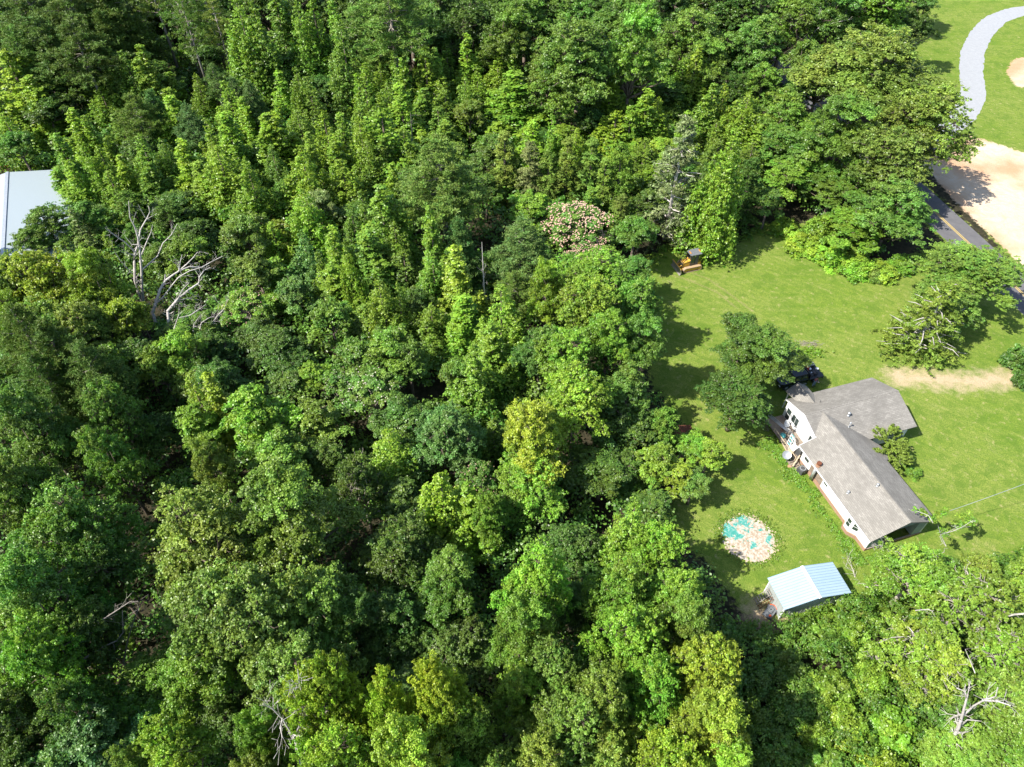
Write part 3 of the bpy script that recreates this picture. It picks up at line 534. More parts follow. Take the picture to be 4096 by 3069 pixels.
S = 'spire'; O_ = 'oak'; R_ = 'round'; N_ = 'pine'; C_ = 'cedar'
LIST = [
 # top left pines and their neighbours
 (N_, 40, -40, 150, 22, 'd'), (N_, 125, -30, 150, 22, 'd'), (N_, 205, -45, 140, 22, 'd'), (N_, 70, 40, 130, 19, 'd'), (N_, 150, 48, 140, 19, 'd'), (N_, 215, 30, 100, 18, 'd'), (N_, 20, 60, 90, 18, 'g'),
 ('thinpine', 300, -95, 90, 24, 'o'), ('thinpine', 355, -80, 110, 24, 'g'), ('thinpine', 425, -60, 100, 22, 'o'), ('thinpine', 455, 0, 80, 19, 'o'), ('thinpine', 390, 0, 80, 20, 'g'), 
 (O_, 250, -60, 110, 17, 'd'), (R_, 300, 40, 80, 12, 'd'), (R_, 340, 120, 80, 11, 'd'), (R_, 450, 90, 70, 11, 'd'), (R_, 235, 60, 70, 11, 'd'),
 (S, 6, 110, 110, 16, 'b'), (S, 55, 165, 80, 13, 'm'), (S, 2, 245, 60, 10, 'b'), (R_, 110, 130, 110, 11, 'd'), (R_, 95, 200, 80, 10, 'd'), (R_, 140, 195, 70, 9, 'd'),
 (S, 193, 97, 62, 15, 'm'), (S, 236, 103, 52, 15, 'g'), (S, 262, 110, 46, 15, 'g'), (S, 302, 96, 62, 16, 'm'), (S, 332, 160, 50, 11, 'g'),
 (N_, 279, 205, 85, 13, 'g'), (N_, 322, 200, 60, 12, 's'), (S, 366, 208, 62, 12, 'b'), (N_, 400, 230, 68, 12, 's'), (S, 214, 190, 70, 10, 'm'), (S, 248, 245, 60, 9, 'g'),
 (S, 150, 236, 60, 13, 'b'), (S, 178, 250, 55, 12, 'm'), (S, 118, 290, 52, 12, 'm'), (S, 176, 318, 44, 12, 'b'), (S, 209, 316, 44, 12, 'b'), (S, 256, 334, 46, 11, 'b'), (S, 298, 292, 54, 13, 'm'), (S, 389, 304, 60, 12, 'b'), (S, 345, 300, 46, 11, 'g'),
 (S, 145, 350, 60, 10, 'b'), (S, 320, 350, 55, 10, 'g'), (S, 230, 370, 60, 9, 'm'), (S, 118, 365, 50, 8, 'm'),
 (S, 421, 160, 40, 11, 'm'), (S, 483, 175, 45, 12, 'b'), (S, 518, 210, 45, 11, 'b'), (N_, 456, 140, 58, 12, 's'), (N_, 535, 182, 60, 12, 's'), (N_, 500, 170, 55, 11, 's'), (S, 443, 256, 45, 12, 'b'), (S, 483, 244, 72, 14, 'b'), (S, 465, 316, 90, 13, 'b'), (S, 528, 342, 62, 14, 'm'), (S, 572, 244, 68, 13, 'b'), (S, 583, 312, 42, 11, 'g'), (S, 425, 350, 60, 10, 'o'),
 (S, 508, -8, 80, 22, 'm'), (S, 545, 5, 70, 21, 'g'), (S, 590, -20, 80, 20, 'g'), (S, 515, 95, 70, 14, 'g'), (S, 560, 110, 70, 13, 'g'), 
 (S, 640, 5, 60, 20, 'm'), (S, 672, -2, 60, 20, 'm'), (S, 714, -4, 52, 20, 'm'), (S, 733, 45, 66, 20, 'g'), (S, 600, 155, 46, 13, 'b'), (S, 638, 147, 42, 14, 'm'), (S, 663, 167, 48, 13, 'g'), (R_, 625, 90, 90, 11, 'd'), (R_, 690, 150, 80, 9, 'd'),
 (O_, 640, -70, 120, 18, 'd'), (O_, 740, -70, 120, 18, 'd'), (O_, 560, -75, 120, 18, 'd'), (O_, 460, -75, 110, 18, 'd'),
 ('pine', 832, -50, 185, 24, 'g'), (N_, 800, 60, 90, 15, 'g'), (O_, 940, -40, 130, 18, 'd'), (O_, 1010, -20, 130, 17, 'd'), (O_, 1095, 5, 130, 18, 'g'), (O_, 880, -75, 140, 18, 'd'), (O_, 1070, -75, 150, 18, 'd'), (R_, 950, 50, 90, 11, 'd'), (R_, 1050, 70, 80, 11, 'd'),
 (S, 762, 120, 36, 11, 'g'), (S, 786, 136, 46, 14, 'b'), (S, 771, 162, 40, 12, 'b'), (S, 820, 140, 46, 13, 'm'), (S, 849, 113, 46, 15, 'm'), (S, 868, 126, 44, 15, 'b'), (S, 787, 177, 62, 14, 'm'), (S, 862, 182, 62, 14, 'b'), (S, 835, 175, 46, 13, 'm'), (S, 916, 100, 62, 15, 'm'), (S, 938, 104, 40, 14, 'm'), (S, 964, 97, 52, 12, 'g'), (S, 1007, 76, 48, 15, 'b'), (S, 1004, 165, 50, 12, 'm'), (S, 1030, 140, 44, 12, 'm'), (S, 1098, 72, 60, 15, 'm'), (S, 1075, 118, 50, 12, 'b'),
 (R_, 1012, 210, 62, 10, 'o'), (S, 1110, 157, 100, 14, 'm'), (S, 1140, 195, 55, 11, 'g'), (S, 960, 190, 60, 11, 'g'), (S, 915, 190, 60, 11, 'g'), (S, 945, 230, 60, 10, 'g'),
 (S, 591, 245, 62, 13, 'b'), (S, 640, 240, 60, 11, 'g'), (S, 696, 240, 48, 15, 'b'), (S, 662, 285, 46, 13, 'm'), (S, 647, 318, 80, 14, 'b'), (S, 735, 245, 50, 13, 'm'), (S, 774, 255, 60, 14, 'b'), (S, 822, 235, 96, 15, 'm'), (S, 846, 352, 46, 13, 'b'), (S, 870, 276, 50, 12, 'm'), (S, 720, 300, 60, 12, 'm'), (S, 790, 300, 60, 12, 'm'), (S, 735, 345, 60, 11, 'm'), (S, 825, 300, 50, 11, 'g'), (S, 937, 288, 46, 11, 'm'), (R_, 981, 305, 70, 9, 'm'), (R_, 620, 380, 60, 8, 'g'),
 (N_, 945, 305, 165, 19, 'g'), (C_, 1090, 282, 66, 13, 'o'), (R_, 1062, 285, 66, 10, 'g'), (S, 960, 262, 55, 9, 'g'), (R_, 1030, 330, 60, 8, 'g'), (R_, 1050, 370, 60, 8, 'd'),
 (R_, 685, 408, 66, 10, 'p'), 
 # top middle and right
 (O_, 1255, 20, 190, 21, 'g'), (O_, 1200, 80, 140, 17, 'g'), (O_, 1370, 22, 135, 22, 'm'), (O_, 1134, -30, 130, 18, 'g'), (O_, 1245, -40, 130, 18, 'g'), (O_, 1345, -50, 150, 19, 'g'), (O_, 1500, -10, 150, 18, 'g'), (O_, 1440, -60, 110, 18, 'd'), (O_, 1600, -60, 140, 18, 'd'), (O_, 1640, 5, 130, 17, 'g'), (O_, 1560, 60, 100, 12, 'd'), (O_, 1710, -50, 150, 18, 'g'), (O_, 1800, -50, 150, 18, 'g'), (O_, 1900, -70, 150, 18, 'm'), (R_, 1450, 60, 80, 11, 'd'), (O_, 1620, 60, 90, 12, 'd'), (O_, 1180, -90, 150, 18, 'd'), (O_, 1530, -90, 150, 18, 'd'),
 (S, 1303, 122, 56, 13, 'm'), (S, 1322, 168, 84, 12, 'b'), (O_, 1525, 82, 100, 14, 'o'), (S, 1510, 100, 56, 15, 'b'), (S, 1480, 125, 60, 12, 'm'), (S, 1400, 196, 66, 14, 'b'), (S, 1424, 212, 56, 12, 'b'), (S, 1332, 240, 66, 11, 'b'), (S, 1365, 232, 60, 12, 'm'), (R_, 1195, 208, 42, 9, 'o'), (S, 1193, 247, 44, 13, 'b'), (S, 1152, 260, 58, 12, 'b'), (S, 1246, 280, 48, 11, 'b'), (R_, 1275, 225, 70, 8, 'd'), (R_, 1440, 160, 80, 9, 'd'), (S, 1470, 190, 60, 9, 'd'), (S, 1544, 180, 52, 14, 'm'), (S, 1569, 182, 44, 13, 'y'), (S, 1488, 242, 48, 11, 'b'), ('spray', 1650, 115, 120, 12, 'm'), (S, 1620, 200, 76, 13, 'm'), (O_, 1590, 140, 90, 10, 'd'), (O_, 1700, 170, 130, 13, 'g'), (S, 1645, 270, 70, 9, 'm'), (R_, 1690, 255, 90, 10, 'g'), (R_, 1740, 290, 90, 9, 'g'), (R_, 1700, 330, 90, 8, 'm'), (R_, 1665, 400, 60, 7, 'd'), (S, 1590, 235, 60, 9, 'g'), (S, 1550, 260, 50, 9, 'o'), (R_, 1430, 290, 60, 8, 'y'), (S, 1440, 330, 60, 9, 'm'),
 ('graycedar', 1486, 252, 112, 20, 'p', 'tall pale feathery cedar rising behind the bulldozer'), ('full', 1590, 278, 112, 20, 'b', 'tall fresh yellow-green full tree beside the bulldozer, at the lawn edge'), (C_, 1630, 340, 70, 12, 'd'), (C_, 1520, 440, 50, 6, 'o'),
 (C_, 1146, 306, 60, 12, 'p'), (C_, 1228, 298, 66, 13, 'o'), (C_, 1187, 325, 60, 11, 'o'), (C_, 1281, 300, 70, 13, 'o'), (C_, 1346, 306, 64, 13, 'm'), (C_, 1310, 340, 50, 11, 'm'), (C_, 1345, 420, 50, 8, 'o'), (C_, 1255, 350, 50, 9, 'o'), (R_, 1142, 405, 84, 9, 'b'), (S, 1395, 300, 60, 10, 'g'), (R_, 1400, 400, 60, 8, 'd'), (R_, 1385, 460, 60, 6, 'd'),
 ('mimosa', 1246, 405, 150, 9, 'g', 'flat-topped tree covered in pink blossom, left of the bulldozer'), ('mimosa', 1270, 500, 100, 7, 'g', 'smaller pink-flowering tree just below the big blossoming one'),
 # right: big oaks near the road
 (O_, 1890, 25, 250, 20, 'o', 'huge olive-green tree beside the pale gravel driveway, uppermost of its group'), (O_, 2000, 150, 190, 18, 'o', 'broad olive-green tree overhanging the bend of the gravel driveway'), (O_, 1820, 190, 170, 16, 'g'), (O_, 1930, 250, 170, 15, 'o'), (O_, 1950, 350, 160, 12, 'g', 'dark green tree overhanging the road, left of the double yellow line'), (O_, 1780, 100, 120, 14, 'g'), (O_, 1860, 330, 110, 10, 'g'), (R_, 1800, 370, 90, 7, 'g'), (R_, 1850, 430, 110, 7, 'm'), (R_, 1780, 330, 90, 8, 'g'), (O_, 1745, 240, 90, 9, 'm'),
 (O_, 2105, 478, 205, 9, 'g', 'rounded green tree standing between the lawn and the road'), (O_, 2065, 570, 130, 8, 'o'), ('graycedar', 2058, 612, 125, 11, 'o', 'olive tree with white bare branches at the right of the lawn'), (O_, 2265, 430, 70, 6, 'g'), ('shrub', 2225, 710, 70, 5, 'g'), ('shrub', 2240, 770, 50, 4, 'd'),
 # left middle
 ('spray', 94, 415, 130, 9, 'g'), ('spray', 180, 405, 130, 9, 'g'), ('spray', 280, 395, 90, 9, 'g'), ('spray', 362, 415, 100, 9, 'g'), ('spray', 60, 470, 110, 8, 'g', 'feathery tree reaching over the white metal roof'), (S, 150, 452, 50, 10, 'p'), (S, 223, 503, 30, 8, 'm'), (R_, 415, 470, 80, 8, 'd'), ('spray', 340, 500, 110, 7, 'g'), ('spray', 290, 470, 80, 8, 'g'), 
 (O_, 88, 520, 150, 16, 'y'), (O_, 195, 535, 120, 15, 'y'), (O_, 15, 545, 110, 15, 'o'), (O_, 95, 620, 150, 14, 'o'), (O_, 180, 640, 120, 13, 'o'), (O_, 10, 620, 100, 13, 'm'), (R_, 255, 640, 84, 12, 'y'), (R_, 297, 655, 50, 10, 'y'), (R_, 225, 680, 70, 10, 'm'), 
 (N_, 20, 665, 130, 17, 'd'), (N_, 90, 705, 130, 17, 'd'), (N_, 165, 745, 120, 16, 'd'), (N_, 60, 770, 120, 15, 'd'), (R_, 242, 738, 80, 11, 'm'), (R_, 376, 712, 84, 12, 'y'), (R_, 338, 750, 72, 11, 'm'), (O_, 470, 765, 120, 10, 'd'), (O_, 300, 720, 110, 9, 'd'), (O_, 440, 690, 110, 8, 'd'), (R_, 420, 780, 90, 9, 'o'),
 (R_, 523, 455, 90, 12, 'o'), (S, 583, 480, 58, 11, 'y'), (R_, 552, 540, 80, 10, 'o'), (S, 590, 560, 60, 9, 'm'), ('mimosaf', 525, 600, 115, 8, 'm', 'green tree dotted with small pink flowers, right of the fallen pale dead trees'), (R_, 500, 500, 60, 9, 'g'), (R_, 560, 680, 80, 7, 'd'), (O_, 600, 700, 110, 7, 'd'),
 (S, 648, 410, 74, 14, 'b'), (S, 779, 412, 42, 13, 'm'), (S, 817, 405, 92, 16, 'm'), (S, 755, 440, 42, 12, 'g'), (R_, 604, 475, 66, 9, 'y'), (S, 716, 492, 58, 13, 'b'), (S, 744, 536, 42, 13, 'y'), (S, 685, 545, 34, 11, 'm'), (S, 715, 575, 80, 10, 'm'), (S, 650, 500, 60, 12, 's'), (R_, 634, 590, 70, 9, 's'), (S, 790, 500, 80, 12, 'g'), (S, 850, 480, 60, 12, 'g'), (S, 870, 540, 60, 10, 'd'),
 (S, 927, 447, 52, 16, 'b'), (S, 932, 545, 58, 12, 'm'), (S, 982, 535, 76, 14, 'y'), (N_, 990, 478, 84, 13, 's'), (N_, 1131, 478, 118, 14, 's', 'round-headed blue-green pine left of the pink-flowering tree'), (N_, 1110, 590, 80, 10, 'g'), (S, 817, 608, 70, 13, 'm'), (S, 857, 610, 36, 12, 'm'), (S, 780, 660, 60, 9, 'g'), (S, 1082, 615, 76, 14, 'b'), (S, 1000, 640, 80, 10, 'b'), (S, 930, 660, 70, 9, 'g'), (S, 1023, 745, 76, 13, 'm'), (S, 1062, 700, 70, 12, 'm'), (R_, 985, 770, 70, 9, 'g'),
 (R_, 712, 640, 80, 10, 'm'), (R_, 763, 722, 100, 10, 'g'), (R_, 845, 700, 100, 11, 'm'), (R_, 880, 740, 80, 10, 'g'), (R_, 674, 775, 62, 8, 'y'), (R_, 900, 620, 60, 9, 'd'), ('mimosaw', 800, 770, 150, 9, 'g', 'flat-topped tree dotted with cream flowers in the middle of the wood'), ('mimosaw', 730, 790, 80, 8, 'g'), (R_, 690, 860, 100, 9, 'm'), (R_, 620, 790, 90, 7, 'd'),
 # wood edge beside the lawn
 (O_, 1283, 515, 150, 13, 'm', 'rounded green tree under the pink blossom at the edge of the wood'), (R_, 1375, 548, 66, 8, 'g'), (O_, 1180, 575, 90, 14, 'b'), (O_, 1268, 582, 130, 14, 'b'), (O_, 1375, 575, 120, 13, 'm'), (O_, 1320, 660, 120, 14, 'm'), (O_, 1220, 690, 140, 14, 'm'), (O_, 1385, 680, 110, 13, 'g'), (O_, 1245, 780, 150, 14, 'b'), (O_, 1355, 770, 120, 12, 'g'), (O_, 1165, 700, 100, 12, 'g'), (R_, 1320, 850, 110, 8, 'd'), (R_, 1380, 880, 90, 7, 'd'), (R_, 1300, 960, 120, 7, 'd'), (O_, 1360, 960, 90, 6, 'd'),
 ('spray', 1437, 862, 92, 8, 'm', 'feathery willow-like tree hanging over the rusty red shed roof'), (R_, 1532, 945, 72, 5, 'b'), (R_, 1462, 985, 74, 6, 'y'), (R_, 1500, 930, 70, 5, 'm'), (R_, 1420, 960, 80, 7, 'm'), (R_, 1410, 1050, 80, 5, 'd'), (R_, 1500, 1010, 70, 5, 'g'),
 # lower left
 (S, 405, 812, 66, 13, 'y'), (S, 445, 810, 66, 13, 'y'), (R_, 430, 870, 90, 10, 'b'), (R_, 545, 822, 120, 13, 'b'), (R_, 600, 925, 110, 11, 'm'), (O_, 455, 950, 96, 13, 'o'), (R_, 560, 880, 90, 11, 'b'), (O_, 690, 930, 110, 8, 'd'), 
 ('oak', 955, 845, 160, 13, 's', 'willowy blue-green rounded tree left of the tall yellow-green tree'), (O_, 1155, 850, 160, 15, 'y', 'tall yellow-green tree right of the blue-green willowy tree'), (O_, 1140, 960, 140, 11, 'b'), ('mimosaf', 1035, 985, 96, 9, 'g', 'green tree dotted with pink flowers left of the tall yellow-green tree'), (S, 835, 930, 90, 12, 'b'), ('sparse', 770, 965, 130, 12, 'd', 'thin grey-green tree showing bare twigs, above the bright pointed trees'), (S, 950, 1025, 90, 14, 'b'), (S, 1010, 1050, 80, 12, 'b'), (R_, 870, 1020, 100, 8, 'd'), 
 (O_, 50, 830, 150, 17, 'g'), (O_, 235, 820, 110, 15, 'g'), (O_, 215, 905, 120, 15, 'g'), (O_, 30, 980, 140, 16, 'g'), (O_, 130, 1040, 190, 17, 'g'), (O_, 70, 1170, 200, 18, 'g'), (O_, 200, 1150, 150, 14, 'd'), (O_, 60, 1310, 180, 17, 'm'), (O_, 190, 1290, 150, 12, 'd'), (O_, 330, 1400, 130, 8, 'm'), (O_, 140, 900, 110, 11, 'd'), (O_, 320, 880, 110, 8, 'd'), (O_, 150, 1440, 160, 15, 'd'), (O_, 0, 1480, 160, 13, 'd'), (R_, 300, 1480, 130, 8, 'm'), 
 (O_, 430, 1040, 230, 18, 'o'), (O_, 600, 1000, 230, 18, 'o'), (O_, 500, 1190, 250, 19, 'o'), (O_, 660, 1180, 230, 17, 'o'), (O_, 430, 1350, 180, 14, 'm'), (O_, 620, 1330, 220, 16, 'o'), (O_, 770, 1270, 120, 12, 'd'),
 (O_, 855, 1100, 170, 11, 'd'), (O_, 840, 1240, 170, 11, 'd'), (O_, 960, 1180, 150, 11, 'g'), (O_, 980, 1320, 160, 8, 'd'), (O_, 880, 1390, 150, 6, 'd'),
 # bottom row
 (R_, 210, 1530, 130, 12, 's'), (R_, 130, 1600, 120, 11, 's'), (O_, 370, 1550, 150, 15, 'y'), (O_, 280, 1600, 120, 14, 'o'), (O_, 40, 1600, 150, 11, 'd'), (O_, 470, 1500, 120, 7, 'd'), (O_, 560, 1540, 120, 14, 'm'), 
 ('sparse', 665, 1440, 150, 20, 'y'), (O_, 715, 1425, 130, 21, 'y'), (O_, 830, 1450, 130, 21, 'y'), (O_, 945, 1440, 140, 20, 'y'), (O_, 720, 1560, 180, 20, 'y'), (O_, 870, 1560, 190, 20, 'y'), (O_, 1010, 1520, 130, 16, 'm'), (O_, 980, 1610, 140, 15, 'm'), (O_, 560, 1620, 130, 13, 'o'),
 # bottom centre and right
 (O_, 1160, 1180, 150, 17, 'b'), (O_, 1130, 1290, 150, 15, 'm'), (O_, 1190, 1380, 140, 13, 'g'), (O_, 1130, 1410, 140, 13, 'b'), (O_, 1060, 1060, 90, 11, 'm'), (O_, 1240, 1120, 120, 9, 'd'), (O_, 1240, 1250, 110, 7, 'd'),
 (S, 1375, 1080, 80, 15, 'b'), (O_, 1420, 1115, 120, 12, 'b'), (O_, 1350, 1190, 150, 15, 'm'), (O_, 1450, 1210, 140, 13, 'b'), (O_, 1370, 1290, 160, 16, 'b'), (O_, 1490, 1280, 130, 14, 'g'), (O_, 1535, 1370, 150, 15, 'y', 'yellow-green tree below the dark ground left of the blue-roofed shed'), (O_, 1420, 1400, 150, 15, 'm'), (O_, 1310, 1430, 150, 15, 'o'), (O_, 1230, 1480, 160, 15, 'o'), (O_, 1530, 1490, 160, 16, 'y'), (O_, 1450, 1570, 160, 15, 'b'), (O_, 1320, 1570, 150, 13, 'o'), (O_, 1170, 1560, 150, 14, 'o'), (O_, 1080, 1600, 120, 14, 'o'), (O_, 1570, 1590, 130, 14, 'y'),
 ('sparse', 1990, 1140, 200, 9, 'b', 'large open-crowned tree with white limbs beside the end of the house'), ('sparse', 2120, 1200, 210, 11, 'm'), ('sparse', 2020, 1320, 210, 10, 'b'), ('sparse', 2190, 1330, 170, 10, 'm'), (O_, 2200, 1440, 170, 9, 'm'), (O_, 2130, 1180, 90, 6, 'o'), (O_, 2240, 1190, 120, 8, 'm'), (O_, 2230, 1560, 180, 8, 'm'),
 # yard
 ('oak', 1640, 680, 175, 10, 'd', 'large dark green shade tree overhanging the black truck and the deck'), ('oak', 1600, 780, 155, 8, 'd', 'lower dark green tree beside the deck of the house'), ('round', 1598, 665, 74, 8, 'd', 'small dark tree at the upper left of the yard shade tree'),
 # understorey thicket right of the wood, lower right
 ('shrub', 1850, 1310, 90, 4, 'm'), ('shrub', 1790, 1320, 90, 3.5, 'm'), ('shrub', 1900, 1400, 110, 5, 'b'), ('shrub', 1810, 1420, 110, 5, 'm'), ('shrub', 1950, 1500, 130, 5, 'b'), ('shrub', 1850, 1500, 120, 4.5, 'b'), ('shrub', 1720, 1380, 100, 4, 'd'), ('shrub', 1650, 1400, 100, 4, 'd'), ('shrub', 1720, 1470, 110, 4, 'd'), ('shrub', 1690, 1560, 120, 4, 'd'), ('shrub', 1800, 1590, 120, 4, 'g'), ('shrub', 1930, 1600, 130, 5, 'b'), ('shrub', 1640, 1490, 90, 4, 'd'), ('shrub', 2050, 1580, 100, 4, 'b'), ('shrub', 1780, 1540, 90, 4, 'm'), (O_, 2060, 1450, 130, 7, 'g'), (O_, 2100, 1550, 150, 6, 'm'),
 # bushes at the top edge of the lawn
 ('shrub', 1745, 470, 90, 3, 'b'), ('shrub', 1800, 495, 90, 3, 'b'), ('shrub', 1860, 520, 90, 3, 'b'), ('shrub', 1910, 535, 80, 2.6, 'y'), ('shrub', 1955, 525, 70, 2.6, 'm'), ('shrub', 1780, 430, 90, 5, 'm'), ('shrub', 1700, 445, 60, 3, 'b'), ('shrub', 1850, 470, 100, 4.5, 'm'), ('shrub', 1895, 560, 50, 2, 'o'),
]
for e in LIST: tree(*e)
# far rows beyond the upper edge, and filler trees wherever the wood would show a hole
def wood(x, y):
    q = QD((x, y, 0))
    if poly_sd(np.array([x]), np.array([y]), lawn_poly)[0] > -2.0 or poly_sd(np.array([x]), np.array([y]), far_poly)[0] > -1: return False
    if line_sd(np.array([x]), np.array([y]), rpts)[0] < 6: return False
    if -95 < x < -70 and 78 < y < 106: return False
    if q[0] > 1560 and q[1] > 1150: return False
    return True
occ = [(o.location.x, o.location.y, r) for (o, k, ti, a, b, lb, r, h) in TREES]
fills = []
for gy_ in np.arange(14, 215, 7.0):
    for gx_ in np.arange(-150, 110, 7.0):
        x = gx_ + rng.uniform(-2, 2); y = gy_ + rng.uniform(-2, 2); q = QD((x, y, 8))
        if q[0] < -90 or q[0] > 2260 or q[1] > 1720 or q[1] < -40: continue
        if not wood(x, y): continue
        if min(math.hypot(x - a, y - b) - 0.8 * r for a, b, r in occ) < 1.6: continue
        fills.append((x, y)); occ.append((x, y, 3.4))
print('fill candidates', len(fills), 'listed', len(LIST))
for x, y in fills:
    far_ = y > 115
    k = rng.choice(['round', 'spire', 'oak'] if far_ else ['round', 'round', 'spire'])
    h = rng.uniform(12, 16) if far_ else rng.uniform(7, 10)
    place(k, PR[k][int(rng.integers(len(PR[k])))], (x, y), rng.uniform(3.2, 4.3) * (1.4 if k == 'oak' else 1), h, rng.choice(['g', 'd', 'd', 'm']))

# undergrowth: the thicket of saplings, vines and bushes that fills the wood under the trees
lv = Leaves(); nuc = 0
for gy_ in np.arange(8, 260, 2.1):
    for gx_ in np.arange(-185, 120, 2.1):
        far_ = gy_ > 120
        if far_ and rng.uniform() < 0.45: continue
        x = gx_ + rng.uniform(-1, 1); y = gy_ + rng.uniform(-1, 1); q = QD((x, y, 2))
        if q[0] < -150 or q[0] > 2330 or q[1] > 1800 or q[1] < -70: continue
        if not wood(x, y): continue
        hh = rng.uniform(0.6, 4.8) ; cr = rng.uniform(1.4, 2.3) * (1.3 if far_ else 1)
        sz = 0.34 if gy_ < 60 else (0.42 if gy_ < 110 else 0.6)
        lv.clump((x, y, hh), (cr, cr, cr * 0.7), int(5.2 * cr * cr / (sz * sz)), sz, sz * .7, .6, -.2, None, 0.1 * rng.uniform(0, 1), None, inner=.45); nuc += 1
print('undergrowth clumps', nuc, lv.count())
ug = bpy.data.objects.new('undergrowth', lv.mesh('undergrowth', M['leaf'])); COL.objects.link(ug); ug.color = (0.110, 0.225, 0.032, 1); ug['kind'] = 'stuff'; ug['label'] = 'tangled green undergrowth of saplings and vines filling the wood under the trees'

# ------------------------------------------------------------------ the house
HA = math.radians(17.3); HU = Vector((math.cos(HA), math.sin(HA), 0)); HV = Vector((-math.sin(HA), math.cos(HA), 0)); HO = Vector((36.0, 36.68, 0))
def HW(u, v, z=0): return HO + HU * u + HV * v + Vector((0, 0, z))
# shingles, laid along each slope: courses run along the eaves
def shingle(name, rot, c1, c2, c3):
    t = NT(name); oc = t.coord(rot=(0, 0, rot))
    br = t.n('ShaderNodeTexBrick'); t.l(oc, br.inputs['Vector']); br.inputs['Scale'].default_value = 1.0; br.inputs['Brick Width'].default_value = 0.42; br.inputs['Row Height'].default_value = 0.17
    br.inputs['Mortar Size'].default_value = 0.012; br.inputs['Mortar Smooth'].default_value = 0.6; br.inputs['Bias'].default_value = 0.0; br.offset = 0.37
    br.inputs['Color1'].default_value = (*c1, 1); br.inputs['Color2'].default_value = (*c2, 1); br.inputs['Mortar'].default_value = (*c3, 1)
    st = t.noise(0.45, 4, 0.6, t.coord(rot=(0, 0, rot))); fi = t.noise(30, 2, 0.6)
    col = t.mix(t.ramp(st, [(0.40, 0), (0.68, 0.75)]), br.outputs['Color'], tuple(x * 0.68 for x in c2)); col = t.mix(t.math('MULTIPLY', fi, .35), col, tuple(x * .6 for x in c1))
    return t.done(t.bsdf(col, 0.95, 0, 0.1, br.outputs['Fac'], -0.4, 0.01))
ca, cb, cc = (0.310, 0.292, 0.262), (0.222, 0.208, 0.186), (0.105, 0.097, 0.086)
M['shingle_u'] = shingle('shingle_along', 0, ca, cb, cc)          # wing: courses along u
M['shingle_v'] = shingle('shingle_across', PI / 2, ca, cb, cc)    # main body: courses along v
M['white_paint'] = worn('white_paint', (0.80, 0.80, 0.79), (0.70, 0.71, 0.72), 1.5, 0.6)
M['bare_board'] = worn('bare_board', (0.20, 0.15, 0.115), (0.34, 0.28, 0.22), 2.5, 0.9, fine=12)
t = NT('brick'); br = t.n('ShaderNodeTexBrick'); br.inputs['Scale'].default_value = 1; br.inputs['Brick Width'].default_value = .22; br.inputs['Row Height'].default_value = .075; br.inputs['Mortar Size'].default_value = .01
br.inputs['Color1'].default_value = (.30, .15, .09, 1); br.inputs['Color2'].default_value = (.36, .20, .125, 1); br.inputs['Mortar'].default_value = (.32, .27, .22, 1)
tc_ = t.n('ShaderNodeTexCoord'); cx = t.n('ShaderNodeCombineXYZ'); sx = t.n('ShaderNodeSeparateXYZ'); t.l(tc_.outputs['Object'], sx.inputs[0]); t.l(t.math('ADD', sx.outputs[0], sx.outputs[1]), cx.inputs[0]); t.l(sx.outputs[2], cx.inputs[1]); t.l(cx.outputs[0], br.inputs['Vector'])
M['brick'] = t.done(t.bsdf(br.outputs['Color'], .9))
t = NT('window_glass'); M['glass'] = t.done(t.bsdf((0.035, 0.05, 0.045), 0.06, 0, 0.8))
M['dark_metal'] = worn('dark_metal', (0.06, 0.062, 0.065), (0.10, 0.10, 0.10), 4, 0.5)
M['galv'] = worn('galvanised', (0.62, 0.64, 0.66), (0.45, 0.47, 0.49), 4, 0.4, 0.6)
M['rust'] = worn('rust', (0.20, 0.07, 0.035), (0.12, 0.05, 0.03), 5, 0.85)
M['terracotta'] = worn('terracotta', (0.42, 0.24, 0.15), (0.30, 0.16, 0.10), 5, 0.9)
M['dark'] = worn('near_black', (0.05, 0.06, 0.055), (0.03, 0.035, 0.03), 2, 0.9)  # near-black finish of truck wheels, dozer seat, mower knob, shoes and eyes
M['grey_siding'] = worn('grey_siding', (0.36, 0.42, 0.42), (0.28, 0.33, 0.33), 2, 0.8)
house = empty('house', HO, HA, 'L-shaped house with worn taupe shingle roof and white side wall beside the lawn', 'house')
E_, R1, R2 = 2.75, 4.5, 4.6
def zL(u): return E_ + u / 3.9 * (R1 - E_)
def zR(u): return R1 - (u - 3.9) / 4.05 * (R1 - E_)
def zN(v): return E_ + (v - 11.1) / 4.1 * (R2 - E_)
def zF(v): return R2 - (v - 15.2) / 3.95 * (R2 - E_)
roof = MB()
def P3(l, zf, by): return [(u, v, zf(u if by == 'u' else v)) for u, v in l]
roof.slab(P3([(-0.1, -0.1), (3.9, -0.1), (3.9, 15.15), (1.88, 13.18), (1.88, 12.62), (-0.1, 12.62)], zL, 'u'), 0.12, 1)
roof.slab(P3([(3.9, -0.1), (8.0, -0.1), (8.0, 8.1), (8.9, 8.1), (8.9, 10.2), (3.9, 15.15)], zR, 'u'), 0.12, 1)
roof.slab([(1.88, 11.08, zN(11.08) - .02), (14.35, 11.08, zN(11.08) - .02), (14.1, 15.2, R2 - .02), (1.6, 15.2, R2 - .02)], 0.12, 0)
roof.slab([(1.6, 15.2, R2 - .02), (14.1, 15.2, R2 - .02), (14.2, 19.15, E_ - .02), (2.3, 19.15, E_ - .02)], 0.12, 0)
rf = roof.build('roof', [M['shingle_u'], M['shingle_v']], house)
for a, b in (((3.9, -0.1, R1 + .03), (3.9, 15.1, R1 + .03)), ((1.7, 15.2, R2 - .03), (14.1, 15.2, R2 - .03))):
    mb = MB(); mb.bar(a, b, 0.16, 0.03); mb.build('ridge_cap', M['shingle_v'], rf)
